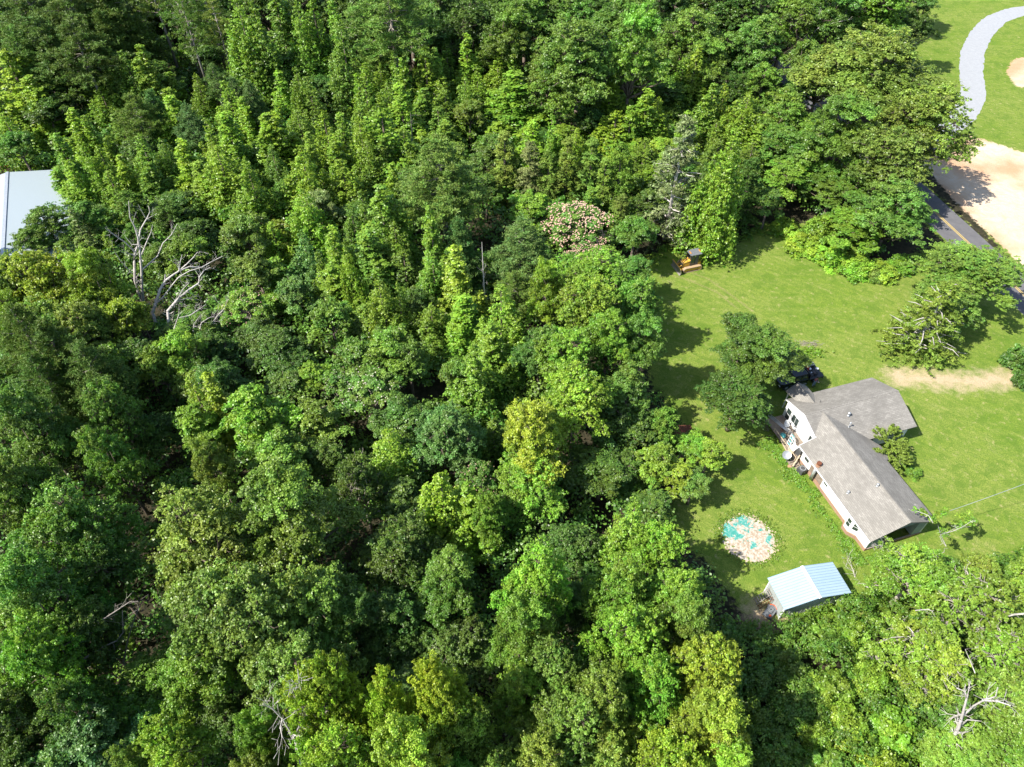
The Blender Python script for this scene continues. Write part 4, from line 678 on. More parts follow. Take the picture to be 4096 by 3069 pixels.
pr = MB(); pz = 3.85
pr.slab([(4.3, 20.3, pz), (4.3, 16.9, pz), (3.0, 18.2, 3.1), (2.9, 20.3, 2.85)], 0.1)
pr.slab([(4.3, 16.9, pz), (4.3, 20.3, pz), (5.7, 20.2, 2.85), (5.7, 18.7, 2.95)], 0.1)
pr.add([(2.95, 20.2, 2.78), (5.65, 20.1, 2.78), (4.3, 20.2, pz - .1)], [(0, 1, 2)])
pr.build('porch_gable', M['shingle_v'], house)
po = MB()
for q in ((3.2, 20.0), (5.4, 20.0)): po.box((*q, 1.4), (0.12, 0.12, 2.8))
po.build('porch_post', M['white_paint'], house)
# walls
def wallbox(mb, u0, u1, v0, v1, z0, z1, mi=0): mb.box(((u0 + u1) / 2, (v0 + v1) / 2, (z0 + z1) / 2), (u1 - u0, v1 - v0, z1 - z0), mi=mi)
wl = MB()
wallbox(wl, 0.55, 0.70, 0.30, 8.4, 0.45, 2.85); wallbox(wl, 0.55, 0.70, 10.6, 12.3, 0.45, 2.85)
wallbox(wl, 7.3, 7.45, 0.3, 12.0, 0.3, 2.68); wallbox(wl, 0.70, 2.25, 12.15, 12.3, 0.3, 3.0)
wallbox(wl, 2.25, 2.4, 11.6, 18.7, 0.3, 2.75); wallbox(wl, 2.4, 13.7, 18.55, 18.7, 0.3, 2.75); wallbox(wl, 13.7, 13.85, 11.5, 18.7, 0.3, 2.75); wallbox(wl, 7.45, 13.7, 11.5, 11.65, 0.3, 2.75)
wl.prism([(2.25, 11.6), (2.4, 11.6), (2.4, 18.7), (2.25, 18.7)], 2.75, 2.8)
for x in (2.25, 2.4): pass
wl.add([(2.25, 11.6, 2.8), (2.25, 18.7, 2.8), (2.25, 15.2, 4.4), (2.4, 11.6, 2.8), (2.4, 18.7, 2.8), (2.4, 15.2, 4.4)], [(0, 2, 1), (3, 4, 5), (0, 3, 5, 2), (1, 2, 5, 4)])
wl.add([(13.7, 11.5, 2.75), (13.7, 18.7, 2.75), (13.7, 15.2, 4.45), (13.85, 11.5, 2.75), (13.85, 18.7, 2.75), (13.85, 15.2, 4.45)], [(0, 2, 1), (3, 4, 5), (0, 3, 5, 2), (1, 2, 5, 4)])
# bay that stands out of the long wall
bayp = [(0.55, 3.75), (-0.05, 3.35), (-0.05, 2.55), (0.55, 1.75)]
wl.prism([(0.6, 3.75), (0.0, 3.3), (0.0, 2.6), (0.6, 1.8)][::-1], 0.5, 2.72)
wl.build('wall', M['white_paint'], house)
bw = MB(); wallbox(bw, 0.58, 0.70, 8.4, 10.6, 0.5, 2.85)
for k in range(12): wallbox(bw, 0.565, 0.58, 8.4, 10.6, 0.52 + k * .19, 0.52 + k * .19 + .17)
o = bw.build('bare_wall', M['bare_board'], house); o['label'] = 'stretch of bare weathered boards in the white wall'
gs = MB(); wallbox(gs, 0.7, 2.3, 0.32, 0.45, 0.3, 2.75); wallbox(gs, 6.2, 7.3, 0.32, 0.45, 0.3, 2.75); wallbox(gs, 2.2, 2.3, .45, 2.6, 0.3, 2.9); wallbox(gs, 6.2, 6.3, .45, 2.6, .3, 2.9); wallbox(gs, 2.3, 6.2, 2.5, 2.6, 0.3, 2.9)
gs.add([(0.55, 0.30, 2.75), (7.45, 0.30, 2.75), (3.9, 0.30, 4.35)], [(0, 1, 2)])
o = gs.build('gable_wall', M['grey_siding'], house); o['label'] = 'grey-green end wall with deep open porch'
fd = MB(); wallbox(fd, 0.50, 0.66, 0.25, 12.3, -0.1, 0.47); wallbox(fd, 0.66, 7.4, 0.25, 0.40, -0.1, .3); wallbox(fd, 7.3, 7.48, .4, 11.5, -.1, .3)
fd.prism([(0.5, 3.85), (-0.06, 3.36), (-0.06, 2.54), (0.5, 1.70)][::-1], -0.1, 0.5)
fd.build('brick_foundation', M['brick'], house)
fa = MB()
fa.box((-0.13, 6.25, E_ - .06), (0.05, 12.75, 0.16)); fa.bar((1.86, 11.05, E_ - .08), (1.58, 15.2, R2 - .09), .06, .18); fa.bar((1.58, 15.2, R2 - .09), (2.28, 19.2, E_ - .08), .06, .18)
fa.bar((-.1, 12.66, E_ - .06), (1.86, 12.66, zL(1.86) - .06), .05, .16)
fa.build('fascia', M['white_paint'], house)
def window(c, wv, hz, nrm, sash=2, wooden='white_paint', tilt=None):
    """a window in a wall: c centre (u, v, z), width along the wall, height; nrm outward direction in the house frame"""
    n = Vector((*nrm, 0)).normalized(); sdir = Vector((-n.y, n.x, 0)); c = Vector(c)
    R = Matrix((sdir, n, Vector((0, 0, 1)))).transposed()
    wn = MB(); T = .07
    for s in (-1, 1): wn.box(c + sdir * s * wv / 2, (T, .07, hz + T), R=R); wn.box(c + Vector((0, 0, s * hz / 2)), (wv, .075, T), R=R)
    wn.box(c + sdir * 0, (0.05, .06, hz) if sash == 3 else (wv, .06, 0.05), R=R)
    w_ = wn.build('window', M[wooden], house); pn = MB(); pn.box(c, (wv - .02, .03, hz - .02), R=R); pn.build('pane', M['glass'], w_); return w_
window((2.22, 16.6, 1.75), 1.2, 1.25, (-1, 0), 3); window((2.22, 17.9, 1.4), 0.8, 1.8, (-1, 0)); window((2.22, 13.4, 1.8), 0.9, 1.2, (-1, 0), 3)
window((0.53, 11.4, 1.75), 0.8, 1.15, (-1, 0)); window((0.53, 7.85, 1.9), 0.7, 1.0, (-1, 0)); window((0.53, 5.3, 2.35), 0.8, 0.35, (-1, 0), 0)
window((0.27, 3.56, 1.75), 0.50, 1.1, (-0.6, 0.8)); window((-0.03, 2.95, 1.7), 0.56, 1.25, (-1, 0)); window((0.27, 2.18, 1.75), 0.62, 1.1, (-0.8, -0.6))
ms = MB()
def vent(u, v, z, h, r, head, nm='vent_pipe', mt='galv'):
    mb = MB(); mb.tube([(u, v, z - .15), (u, v, z + h)], [r, r], 10); mb.tube([(u, v, z - .02), (u, v, z + .05)], [r * 2.6, r * 1.2], 10)
    if head: mb.tube([(u, v, z + h - .02), (u, v, z + h + .10), (u, v, z + h + .18)], [r * 2.0, r * 2.1, r * .6], 12)
    mb.build(nm, M[mt], house, True)
vent(6.70, 14.0, zN(14.0), .32, .08, True); vent(6.15, 12.85, zN(12.85), .62, .05, True); vent(0.95, 5.4, zL(.95), .22, .07, True); vent(3.55, 4.7, zL(3.5), .22, .07, True)
mb = MB(); mb.tube([(4.9, 16.8, 3.9), (4.9, 16.8, 4.2)], [.035, .035], 6); mb.build('vent_pipe', M['dark_metal'], house)
mb = MB(); mb.tube([(0.12, 9.55, 0.5), (0.12, 9.55, 2.5)], [.17, .17], 12); st_ = mb.build('stove_pipe', M['galv'], house, True)
mb = MB(); mb.tube([(0.22, 9.55, 2.6), (0.22, 9.55, 3.25)], [.20, .20], 12); mb.box((0.3, 9.55, 2.9), (.4, .5, .25)); mb.build('flue', M['terracotta'], st_, False)
mb = MB(); mb.tube([(0.22, 9.55, 3.22), (0.22, 9.55, 3.42), (0.22, 9.55, 3.44)], [.26, .26, .1], 14); mb.build('flue_cap', M['rust'], st_, False)

# ---- deck and the things on and round it (positions in the house frame)
def hthing(name, u, v, z=0, rz=0.0, label=None, cat=None, group=None): return empty(name, HW(u, v, z), HA + rz, label, cat, group)
M['deck_wood'] = worn('deck_wood', (0.24, 0.19, 0.15), (0.36, 0.30, 0.24), 2, .9)
M['new_wood'] = worn('new_wood', (0.55, 0.44, 0.30), (0.42, 0.33, 0.22), 3, .85)
dk = hthing('wooden_deck', 0.9, 15.4, 0, 0, 'weathered plank deck cluttered with junk in the corner of the house', 'deck')
pl = MB()
for i in range(42):
    v = -3.0 + i * .15; pl.box((0.15 + rng.normal() * .03, v, 0.48), (2.3, .135, .04))
pl.build('planks', M['deck_wood'], dk)
fr = MB()
for q in ((-.95, -3), (-.95, 0), (-.95, 3.1), (1.2, -3), (1.2, 3.1)): fr.box((*q, .22), (.1, .1, .48))
fr.box((-1.02, 0.05, .44), (.06, 6.3, .16)); fr.build('frame', M['deck_wood'], dk)
rl = MB(); rl.bar((-1.05, -3.1, 1.0), (-1.1, 1.3, 1.05), .09, .04); rl.bar((-1.05, -3.1, .5), (-1.05, -3.1, 1.05), .08); rl.bar((-1.08, -.8, .5), (-1.08, -.8, 1.05), .08); rl.bar((-1.1, 1.3, .5), (-1.1, 1.3, 1.05), .08)
rl.build('railing', M['new_wood'], dk)
sp = hthing('deck_steps', 0.15, 12.0, 0, 0, 'collapsed wooden steps and boards beside the satellite dish', 'steps')
mb = MB()
for k in range(4): mb.box((-.55 + k * .02, 0.35 - k * .28, .42 - k * .09), (1.15, .24, .04), rz=.1)
mb.build('treads', M['deck_wood'], sp); mb = MB(); mb.bar((-1.1, .5, .45), (-1.0, -.75, .05), .05, .16); mb.bar((0, .5, .45), (.05, -.7, .05), .05, .16); mb.build('stringer', M['deck_wood'], sp)
def loose(name, label, a, b, wd, ht, mat, cat, group=None):
    a = HW(*a); b = HW(*b); mb = MB(); mb.bar(a, b, wd, ht); return tag(mb.build(name, mat), label, cat, group)
loose('plank', 'loose pale board lying across the collapsed steps', (-.9, 11.6, .62), (0.5, 12.5, .95), .12, .04, M['new_wood'], 'board')
loose('plank', 'long light board leaning along the outer edge of the deck', (-.35, 12.6, .25), (-.28, 15.2, .75), .14, .04, M['new_wood'], 'board')
# bundle of long pipes reaching over the deck from the shade tree to the wall
for i, (du, dv) in enumerate(((0, 0), (.12, .08), (.25, .1), (.4, .22))):
    mb = MB(); mb.tube([HW(-0.1 + du, 18.6 + dv, 1.2), HW(1.2 + du * .7, 15.3 + dv, .95)], [.035, .035], 6)
    tag(mb.build('pipe', M['galv'], None, True), ('longest grey pipe, nearest the lawn, in the bundle lying across the deck', 'second pipe from the lawn in the bundle lying across the deck', 'third pipe from the lawn in the bundle lying across the deck', 'pipe nearest the house wall in the bundle lying across the deck')[i], 'pipe', 'pipes lying across the deck')
def ladder(name, a, b, wdt, n, mat, label, cat='ladder', group=None, side=None, rw=.05):
    a = Vector(a); b = Vector(b); root = empty(name, a, 0, label, cat, group); d = b - a
    s = side if side is not None else d.cross(Vector((0, 0, 1))).normalized()
    for k in (-1, 1):
        mb = MB(); mb.bar(s * k * wdt / 2, d + s * k * wdt / 2, .04, .08); mb.build('rail', mat, root)
    mb = MB()
    for i in range(n):
        p = d * ((i + .6) / n); mb.bar(p - s * wdt / 2, p + s * wdt / 2, rw, .035)
    mb.build('rungs', mat, root); return root
M['white_tube'] = worn('white_tube', (0.78, 0.80, 0.80), (0.62, 0.64, 0.66), 4, .5)
ladder('pool_ladder', HW(.15, 14.3, .52), HW(.75, 14.75, 1.75), .55, 4, M['white_tube'], 'white pool ladder with blue treads standing on the deck', side=HV.copy())
M['teal'] = worn('teal_plastic', (0.06, 0.32, 0.32), (0.12, 0.42, 0.42), 3, .5)
lt = empty('ladder_steps', HW(.25, 14.3, .52), 0, 'set of blue plastic steps resting in the white pool ladder', 'steps')
for k in range(4):
    mb = MB(); p = HW(.25, 14.3, .52).lerp(HW(.85, 14.75, 1.75), (k + .6) / 4) - HW(.25, 14.3, .52); mb.box(p, (.16, .5, .035), rz=HA); mb.build('tread', M['teal'], lt)
ladder('pool_ladder', HW(.95, 14.15, .52), HW(.72, 14.5, 1.7), .5, 4, M['white_tube'], 'second white ladder frame folded against the white pool ladder', side=HV.copy())
def chair(u, v, rz, mat, label):
    c = hthing('patio_chair', u, v, .5, rz, label, 'chair', 'patio chairs on the deck')
    mb = MB(); mb.box((0, 0, .42), (.5, .5, .05)); mb.build('seat', M[mat], c)
    mb = MB(); mb.box((0, .25, .75), (.5, .05, .6)); mb.build('backrest', M[mat], c)
    for x in (-.22, .22):
        for y in (-.22, .22): mb = MB(); mb.box((x, y, .2), (.04, .04, .4)); mb.build('leg', M[mat], c)
        mb = MB(); mb.box((x * 1.15, 0, .62), (.05, .5, .04)); mb.build('armrest', M[mat], c)
chair(1.0, 15.3, .6, 'grey_wood', 'grey patio chair behind the white pool ladder')
chair(1.45, 16.8, -.4, 'white_tube', 'white patio chair by the house wall in the tree shade')
mb = MB(); mb.ball((0, 0, .35), .36, 12, 6, 0, (1, 1, .9)); tag(o := mb.build('green_bin', M['teal'], None, True), 'teal tub sitting on the deck beside the grey chair', 'tub'); o.location = HW(.35, 15.7, .45); o.scale = (1, 1, .8)
pt = hthing('flower_pot', 1.3, 16.1, .5, 0, 'pale round pot by the wall on the shaded deck', 'pot'); mb = MB(); mb.tube([(0, 0, 0), (0, 0, .38)], [.16, .25], 12); mb.build('pot', M['white_tube'], pt); mb = MB(); mb.ball((0, 0, .38), .2, 8, 4, 0, (1, 1, .3)); mb.build('soil', M['bark'], pt)
pt = hthing('flower_pot', .75, 16.5, .5, 0, 'rust-coloured pot next to the pipes on the shaded deck', 'pot'); mb = MB(); mb.tube([(0, 0, 0), (0, 0, .3)], [.13, .2], 12); mb.build('pot', M['terracotta'], pt); mb = MB(); mb.ball((0, 0, .3), .16, 8, 4, 0, (1, 1, .3)); mb.build('soil', M['bark'], pt)
# grill under a dark cover, mattress-like white sheet, grey louvred box
gr = hthing('covered_grill', .9, 12.95, .5, .25, 'black covered grill under the corner of the roof eave', 'grill'); mb = MB(); mb.box((0, 0, .45), (1.0, .7, .9), taper=.85); mb.build('cover', M['dark_metal'], gr, bevel=.06); mb = MB(); mb.box((0, 0, .93), (.7, .4, .1), taper=.6); mb.build('lid', M['dark_metal'], gr, bevel=.03)
bx_ = hthing('storage_cabinet', 1.35, 13.3, .5, .1, 'grey slatted cabinet lying beside the covered grill', 'cabinet'); mb = MB(); mb.box((0, 0, .35), (1.1, .5, .7)); mb.build('body', M['galv'], bx_); mb = MB()
for k in range(6): mb.box((-.45 + k * .16, 0, .72), (.06, .42, .03))
mb.build('slats', M['dark_metal'], bx_)
mb = MB(); mb.slab([(.1, 13.2, .9), (1.0, 13.5, .95), (.9, 14.3, .8), (.0, 14.0, .62)], .05); o = mb.build('white_sheet', M['white_paint']); o.location = HO; o.rotation_euler = (0, 0, HA); tag(o, 'crumpled white sheet spread over the deck below the ladder', 'sheet')
mb = MB(); mb.slab([(-.25, 13.0, .75), (.3, 13.2, .78), (.15, 13.9, .72), (-.4, 13.6, .68)], .04); o = mb.build('cardboard', M['new_wood']); o.location = HO; o.rotation_euler = (0, 0, HA); tag(o, 'flattened cream cardboard on the outer edge of the deck', 'cardboard')
bd = MB()
for k in range(26):
    a = rng.uniform(0, 2 * PI); p = Vector((rng.normal() * .45, rng.normal() * .7, .1)); bd.tube([p, p + Vector((math.cos(a), math.sin(a), .35)) * rng.uniform(.3, .9)], [.025, .012], 4)
o = bd.build('stick_pile', M['bark']); o.location = HW(-.7, 17.6); o['kind'] = 'stuff'; o['label'] = 'heap of dark sticks at the shaded end of the deck'
# satellite dish
ds = hthing('satellite_dish', -1.15, 12.75, 0, 0, 'pale grey satellite dish on a post at the edge of the lawn', 'satellite dish')
mb = MB(); mb.tube([(0.12, -.25, 0), (0.12, -.2, .9), (0, 0, 1.25)], [.055, .055, .05], 8); mb.build('post', M['galv'], ds, True)
mb = MB(); n = 20; vs = []
for i in range(6):
    for k in range(n): rr = .5 * i / 5; vs.append((rr * math.cos(2 * PI * k / n), rr * math.sin(2 * PI * k / n), .16 * (i / 5) ** 2))
mb.add(vs, [(i * n + k, i * n + (k + 1) % n, (i + 1) * n + (k + 1) % n, (i + 1) * n + k) for i in range(5) for k in range(n)])
mb.add([(v[0], v[1], v[2] - .03) for v in vs], [(i * n + k, (i + 1) * n + k, (i + 1) * n + (k + 1) % n, i * n + (k + 1) % n) for i in range(5) for k in range(n)])
do = mb.build('reflector', M['galv'], ds, True); do.location = (-.05, 0, 1.3); do.rotation_euler = (math.radians(28), math.radians(-20), 0)
mb = MB(); mb.tube([(0, -.4, 1.2), (-.2, -.35, 1.75)], [.02, .02], 6); mb.box((-.2, -.3, 1.78), (.1, .14, .1)); mb.build('feed_arm', M['galv'], ds)
# air conditioner
ac = hthing('air_conditioner', -.15, 10.85, 0, .15, 'dark grey air conditioner unit beside the bare-board wall', 'air conditioner')
mb = MB(); mb.box((0, 0, .42), (.82, .82, .84)); mb.build('body', M['dark_metal'], ac, bevel=.05)
mb = MB(); mb.tube([(0, 0, .84), (0, 0, .88)], [.34, .34], 20); mb.build('fan_ring', M['galv'], ac); mb = MB(); mb.tube([(0, 0, .875), (0, 0, .90)], [.25, .25], 20); mb.build('fan_grille', M['dark_metal'], ac)
mb = MB(); mb.box((-.05, -.415, .55), (.16, .012, .07)); mb.build('badge', M['white_paint'], ac)
rk = MB(); rk.ball((0, 0, .1), .35, 8, 5, 0, (1, .9, .6)); o = rk.build('rock', M['terracotta']); o.location = HW(-.9, 11.9); tag(o, 'tan rock slab beside the dish post', 'rock')
for (u, v, s, lb) in ((-.95, 11.2, .13, 'small pale stone in the ivy left of the air conditioner'), (-1.0, 9.0, .11, 'pale stone on the grass farther from the house wall'), (-.75, 9.3, .09, 'smallest pale stone near the house wall')):
    rk = MB(); rk.ball((0, 0, s * .4), s, 7, 4, 0, (1, .8, .6)); o = rk.build('stone', M['new_wood']); o.location = HW(u, v); tag(o, lb, 'stone')

# ---- foundation planting
def lv_obj(name, lv, col, kind=None, label=None, cat=None, mat='leaf'):
    o = bpy.data.objects.new(name, lv.mesh(name, M[mat])); COL.objects.link(o); o.color = (*col, 1)
    if kind: o['kind'] = kind
    return tag(o, label, cat)
sh = empty('evergreen_shrub', HW(9.35, 10.3), 0, 'large feathery evergreen shrub growing against the front of the house', 'shrub')
lv = Leaves(); tk = MB()
for i in range(150):
    a = rng.uniform(0, 2 * PI); q = math.sqrt(rng.uniform(0, 1)); R = 1.75 + .9 * math.sin(a * 1 + 2.5) * .4
    p = np.array([math.cos(a) * q * 1.6 + .2, math.sin(a) * q * 2.1 + .4 * math.sin(3 * a), 0.5 + 2.6 * math.sqrt(max(0, 1 - q * q)) * rng.uniform(.6, 1.05)])
    d = unit(np.array([math.cos(a) * (.4 + q), math.sin(a) * (.4 + q), .9 - .5 * q]))
    for k in range(8): lv.clump(p + d * k * .085, (.13, .13, .10), 22, .2, .06, .3, -.6, None, .1, .7)
lv_c = bpy.data.objects.new('foliage', lv.mesh('foliage', M['needle'])); COL.objects.link(lv_c); lv_c.parent = sh; lv_c.color = (.19, .26, .04, 1); sh.scale = (1.35, 1.4, 1.1)
tk.tube([(0, 0, -.1), (.1, .2, 1.4)], [.12, .05], 6); tk.tube([(0, 0, .2), (.8, -.8, 1.2)], [.06, .03], 5); tk.build('stem', M['bark'], sh)
bl = MB()
for k in range(9): p = (1.2 + rng.normal() * .35, 1.6 + rng.normal() * .4, 1.6 + rng.normal() * .15); bl.ball(p, .09, 6, 4)
o = bl.build('rose_bush', M['white_flower']); o.location = HW(10.6, 9.6); 
lv = Leaves()
for k in range(14): lv.clump((1.2 + rng.normal() * .4, 1.6 + rng.normal() * .45, rng.uniform(.3, 1.4)), (.35, .35, .3), 60, .13, .09)
rb = empty('rose_bush', o.location, 0, 'bush with white flowers behind the feathery evergreen shrub', 'bush'); o.name = 'blossoms'; o.parent = rb; o.location = (0, 0, 0); o['kind'] = 'stuff'; o2 = lv_obj('foliage', lv, (.1, .2, .04)); o2.parent = rb
place('shrub', PR['shrub'][0], PD(1972, 1025).xy, 1.15, 1.3, 'm', 'low bright bush below the feathery evergreen shrub')
place('shrub', PR['shrub'][1], PD(1955, 995).xy, 1.1, 1.2, 'o', 'small olive bush tucked between evergreen shrub and low bright bush')
mb = MB()
for k in range(4): mb.tube(wobble(HW(9.6, 7.8, .6), HW(11.2 + rng.normal() * .4, 8.6 + rng.normal() * .5, .3 + rng.uniform(0, .5)), 4, .3), [.05, .04, .03, .02, .012], 5)
tag(mb.build('fallen_branch', M['grey_wood']), 'fallen bare branch sticking out of the evergreen shrub onto the lawn', 'branch')
# ivy and weeds along the wall, on the deck edge and round the pool pad
lv = Leaves()
for k in range(1500):
    v = rng.uniform(-1, 16.5); w_ = 1.1 + .7 * math.sin(v * 1.3) * .5; u = 0.1 - abs(rng.normal()) * w_ * .55 - (0.5 if 8.5 < v < 16 else 0.2 if v < 4 else -.05) - (.4 if v > 12.5 else 0)
    if 2 < v < 7.5 and u > -.55: continue
    p = HW(u, v, rng.uniform(.0, .16)); lv.clump((p.x, p.y, p.z), (.24, .24, .15), 24, .13, .10, .8, 0, None, .3)
for k in range(260):
    p = HW(rng.uniform(.2, 3.2), rng.uniform(-1.6, -.4), .08); lv.clump((p.x, p.y, p.z), (.2, .2, .12), 20, .12, .09, .8, 0, None, .3)
lv_obj('ground_cover', lv, (.13, .27, .03), 'stuff', 'low bright ivy and weeds along the long white wall of the house')
lv = Leaves()
for k in range(520):
    a = rng.uniform(0, 2 * PI); rr = 3.1 + rng.normal() * .3
    if math.sin(a) < -.2 and rng.uniform() < .55: continue
    lv.clump((PC[0] + rr * math.cos(a), PC[1] + rr * math.sin(a), .05), (.2, .2, .1), 14, .13, .07, .8, 0, None, .3)
lv_obj('weeds', lv, (.15, .25, .035), 'stuff', 'ragged ring of weeds round the old pool pad')
# old pool pad: tan grit with torn blue-green liner
t = NT('pool_pad'); oc = t.coord(); a = t.noise(0.75, 7, 0.66, oc, .6); b = t.noise(2.6, 5, .7, oc); gd = t.n('ShaderNodeTexGradient'); gd.gradient_type = 'LINEAR'; mp = t.n('ShaderNodeMapping'); t.l(oc, mp.inputs[0]); mp.inputs['Rotation'].default_value = (0, 0, math.radians(60)); mp.inputs['Scale'].default_value = (.16, .16, 1); mp.inputs['Location'].default_value = (.42, 0, 0); t.l(mp.outputs[0], gd.inputs[0])
base = t.mix(t.ramp(b, [(.42, 0), (.58, 1)]), (.30, .225, .155), (.44, .385, .31)); base = t.mix(t.ramp(t.noise(5, 4, .7, oc), [(.5, 0), (.6, .7)]), base, (.50, .475, .42))
liner = t.mix(t.ramp(b, [(.4, 0), (.7, 1)]), (.03, .235, .195), (.11, .32, .275)); liner = t.mix(t.ramp(t.noise(4.5, 3, .6, oc), [(.5, 0), (.62, .75)]), liner, (.28, .42, .37))
mk = t.ramp(t.math('ADD', t.math('MULTIPLY', a, .85), t.math('MULTIPLY', gd.outputs['Fac'], -.16)), [(.385, 0), (.40, 1)])
M['pool'] = t.done(t.bsdf(t.mix(mk, base, liner), .85, 0, .2, b, .4, .03))
mb = MB(); n = 72; vs = [(0, 0, .05)] + [((2.74 + rng.normal() * .05) * math.cos(2 * PI * k / n), (2.74 + rng.normal() * .05) * math.sin(2 * PI * k / n), .02) for k in range(n)]
mb.add(vs, [(0, 1 + k, 1 + (k + 1) % n) for k in range(n)]); pp = empty('pool_pad', (PC[0], PC[1], 0), 0, 'round bare pool pad of tan grit with torn blue-green liner', 'pool pad'); mb.build('liner', M['pool'], pp)
rg = MB()
for k in range(90):
    a = rng.uniform(0, 2 * PI); rr = 2.84 + rng.normal() * .1; s = rng.uniform(.05, .16)
    rg.box((rr * math.cos(a), rr * math.sin(a), .03), (s * 1.6, s, .05), rz=a + rng.normal() * .6)
o = rg.build('rubble_ring', M['new_wood'], pp); o['kind'] = 'stuff'

# ------------------------------------------------------------------ blue-roofed shed
SA = math.atan2(1.67, 6.67); shed = empty('metal_shed', (25.64, 29.53, 0), SA, 'grey metal shed with pale blue ribbed roof below the pool pad', 'shed')
M['blue_roof'] = worn('blue_roof', (0.33, 0.45, 0.54), (0.37, 0.48, 0.55), .8, 0.4, 0.0, .5)
M['shed_wall'] = worn('shed_wall', (0.40, 0.44, 0.42), (0.34, 0.37, 0.36), 1.2, .7)
Lx, Ly = 6.88, 3.33; zE, zP = 2.55, 3.32
def rp_(x0, x1, z0, z1, nm):
    mb = MB(); mb.slab([(x0, -.02, z0), (x1, -.02, z1), (x1, Ly + .02, z1), (x0, Ly + .02, z0)], .05)
    o = mb.build(nm, M['blue_roof'], shed); rb = MB(); n = 12
    for k in range(n + 1):
        y = Ly * k / n; rb.bar((x0, y, z0 + .01), (x1, y, z1 + .01), .03, .04)
    rb.build('ribs', M['rib'], o)
M['rib'] = worn('roof_rib', (0.22, 0.33, 0.42), (0.26, 0.36, 0.44), 1, .4)
rp_(-.08, Lx / 2, zE, zP, 'roof_panel'); rp_(Lx / 2, Lx + .08, zP, zE, 'roof_panel')
mb = MB(); mb.slab([(Lx / 2 - .22, -.05, zP - .02), (Lx / 2, -.05, zP + .05), (Lx / 2, Ly + .05, zP + .05), (Lx / 2 - .22, Ly + .05, zP - .02)], .02); mb.slab([(Lx / 2, -.05, zP + .05), (Lx / 2 + .12, -.05, zP + .0), (Lx / 2 + .12, Ly + .05, zP + .0), (Lx / 2, Ly + .05, zP + .05)], .02); mb.build('ridge_cap', M['white_tube'], shed)
mb = MB(); a, b, c, d = .22, Lx - .22, .22, Ly - .2
for (x0, x1, y0, y1) in ((a, b, c, c + .06), (a, b, d - .06, d), (a, a + .06, c + .06, d - .06), (b - .06, b, c + .06, d - .06)): mb.box(((x0 + x1) / 2, (y0 + y1) / 2, 1.25), (x1 - x0, y1 - y0, 2.5))
for y in (c + .03, d - .03): mb.add([(a, y, 2.5), (b, y, 2.5), ((a + b) / 2, y, 3.24)], [(0, 1, 2)])
mb.build('wall', M['shed_wall'], shed)
for (x, y) in ((a, c), (b, c), (a, d), (b, d)): mb = MB(); mb.box((x, y, 1.26), (.13, .13, 2.54)); mb.build('corner_trim', M['white_tube'], shed)
mb = MB()
for x in np.arange(a + .4, b, .45): mb.box((x, c - .01, 1.25), (.03, .02, 2.4))
for y in np.arange(c + .3, d, .45): mb.box((a - .01, y, 1.25), (.02, .03, 2.4))
mb.build('wall_ribs', M['shed_wall'], shed)
def SW(x, y, z=0): return Vector((25.64, 29.53, 0)) + Vector((math.cos(SA) * x - math.sin(SA) * y, math.sin(SA) * x + math.cos(SA) * y, z))
ladder('loading_ramp', SW(-1.25, 2.35, .05), SW(.12, 2.5, 1.35), .62, 7, M['grey_wood'], 'dark slatted loading ramp leaning on the left wall of the shed', 'ramp', side=Vector((-math.sin(SA), math.cos(SA), 0)), rw=.1)
ladder('loading_ramp', SW(-1.2, 1.72, .05), SW(.15, 1.85, 1.15), .3, 7, M['rust'], 'narrow rusty ramp leaning between the slatted ramp and the lawn mower', 'ramp', side=Vector((-math.sin(SA), math.cos(SA), 0)), rw=.03)
M['orange'] = worn('orange_plastic', (0.75, 0.12, 0.04), (0.6, 0.1, 0.03), 5, .45)
M['mower_grey'] = worn('mower_grey', (0.13, 0.14, 0.155), (0.19, 0.2, 0.21), 4, .5)
mw = empty('lawn_mower', SW(-.42, .95), SA + math.radians(32), 'grey robotic-style mower with orange trim parked against the shed wall', 'lawn mower')
mw['label'] = 'dark grey mower with orange trim parked against the left wall of the shed'
mb = MB(); mb.prism([(-.75, -.3), (-.6, -.42), (.5, -.45), (.7, -.3), (.7, .3), (.5, .45), (-.6, .42), (-.75, .3)], .22, .5); mb.box((.1, 0, .55), (.7, .5, .12), taper=.8); mb.build('deck', M['mower_grey'], mw, bevel=.04)
for (x, y, r) in ((-.55, .42, .17), (-.55, -.42, .17), (.5, .47, .22), (.5, -.47, .22)): mb = MB(); mb.cyl((x, y, r), r, .12, 14, axis='Y'); mb.build('wheel', M['dark_metal'], mw)
mb = MB(); mb.tube([(.45 + .25 * math.cos(q), .36 * math.sin(q), .6) for q in np.linspace(-1.4, 1.4, 9)], .045, 6); mb.build('handle_bar', M['orange'], mw)
mb = MB(); mb.cyl((-.5, -.22, .55), .12, .08, 12); mb.build('cap', M['orange'], mw); mb = MB(); mb.cyl((.1, .05, .64), .07, .06, 10); mb.build('knob', M['dark'], mw)
tk_ = MB(); tk_.bar(SW(7.3, 2.6, .1), SW(7.2, 1.5, .12), .3, .06); tag(tk_.build('white_board', M['white_paint']), 'pale board lying on the grass behind the right side of the shed', 'board')

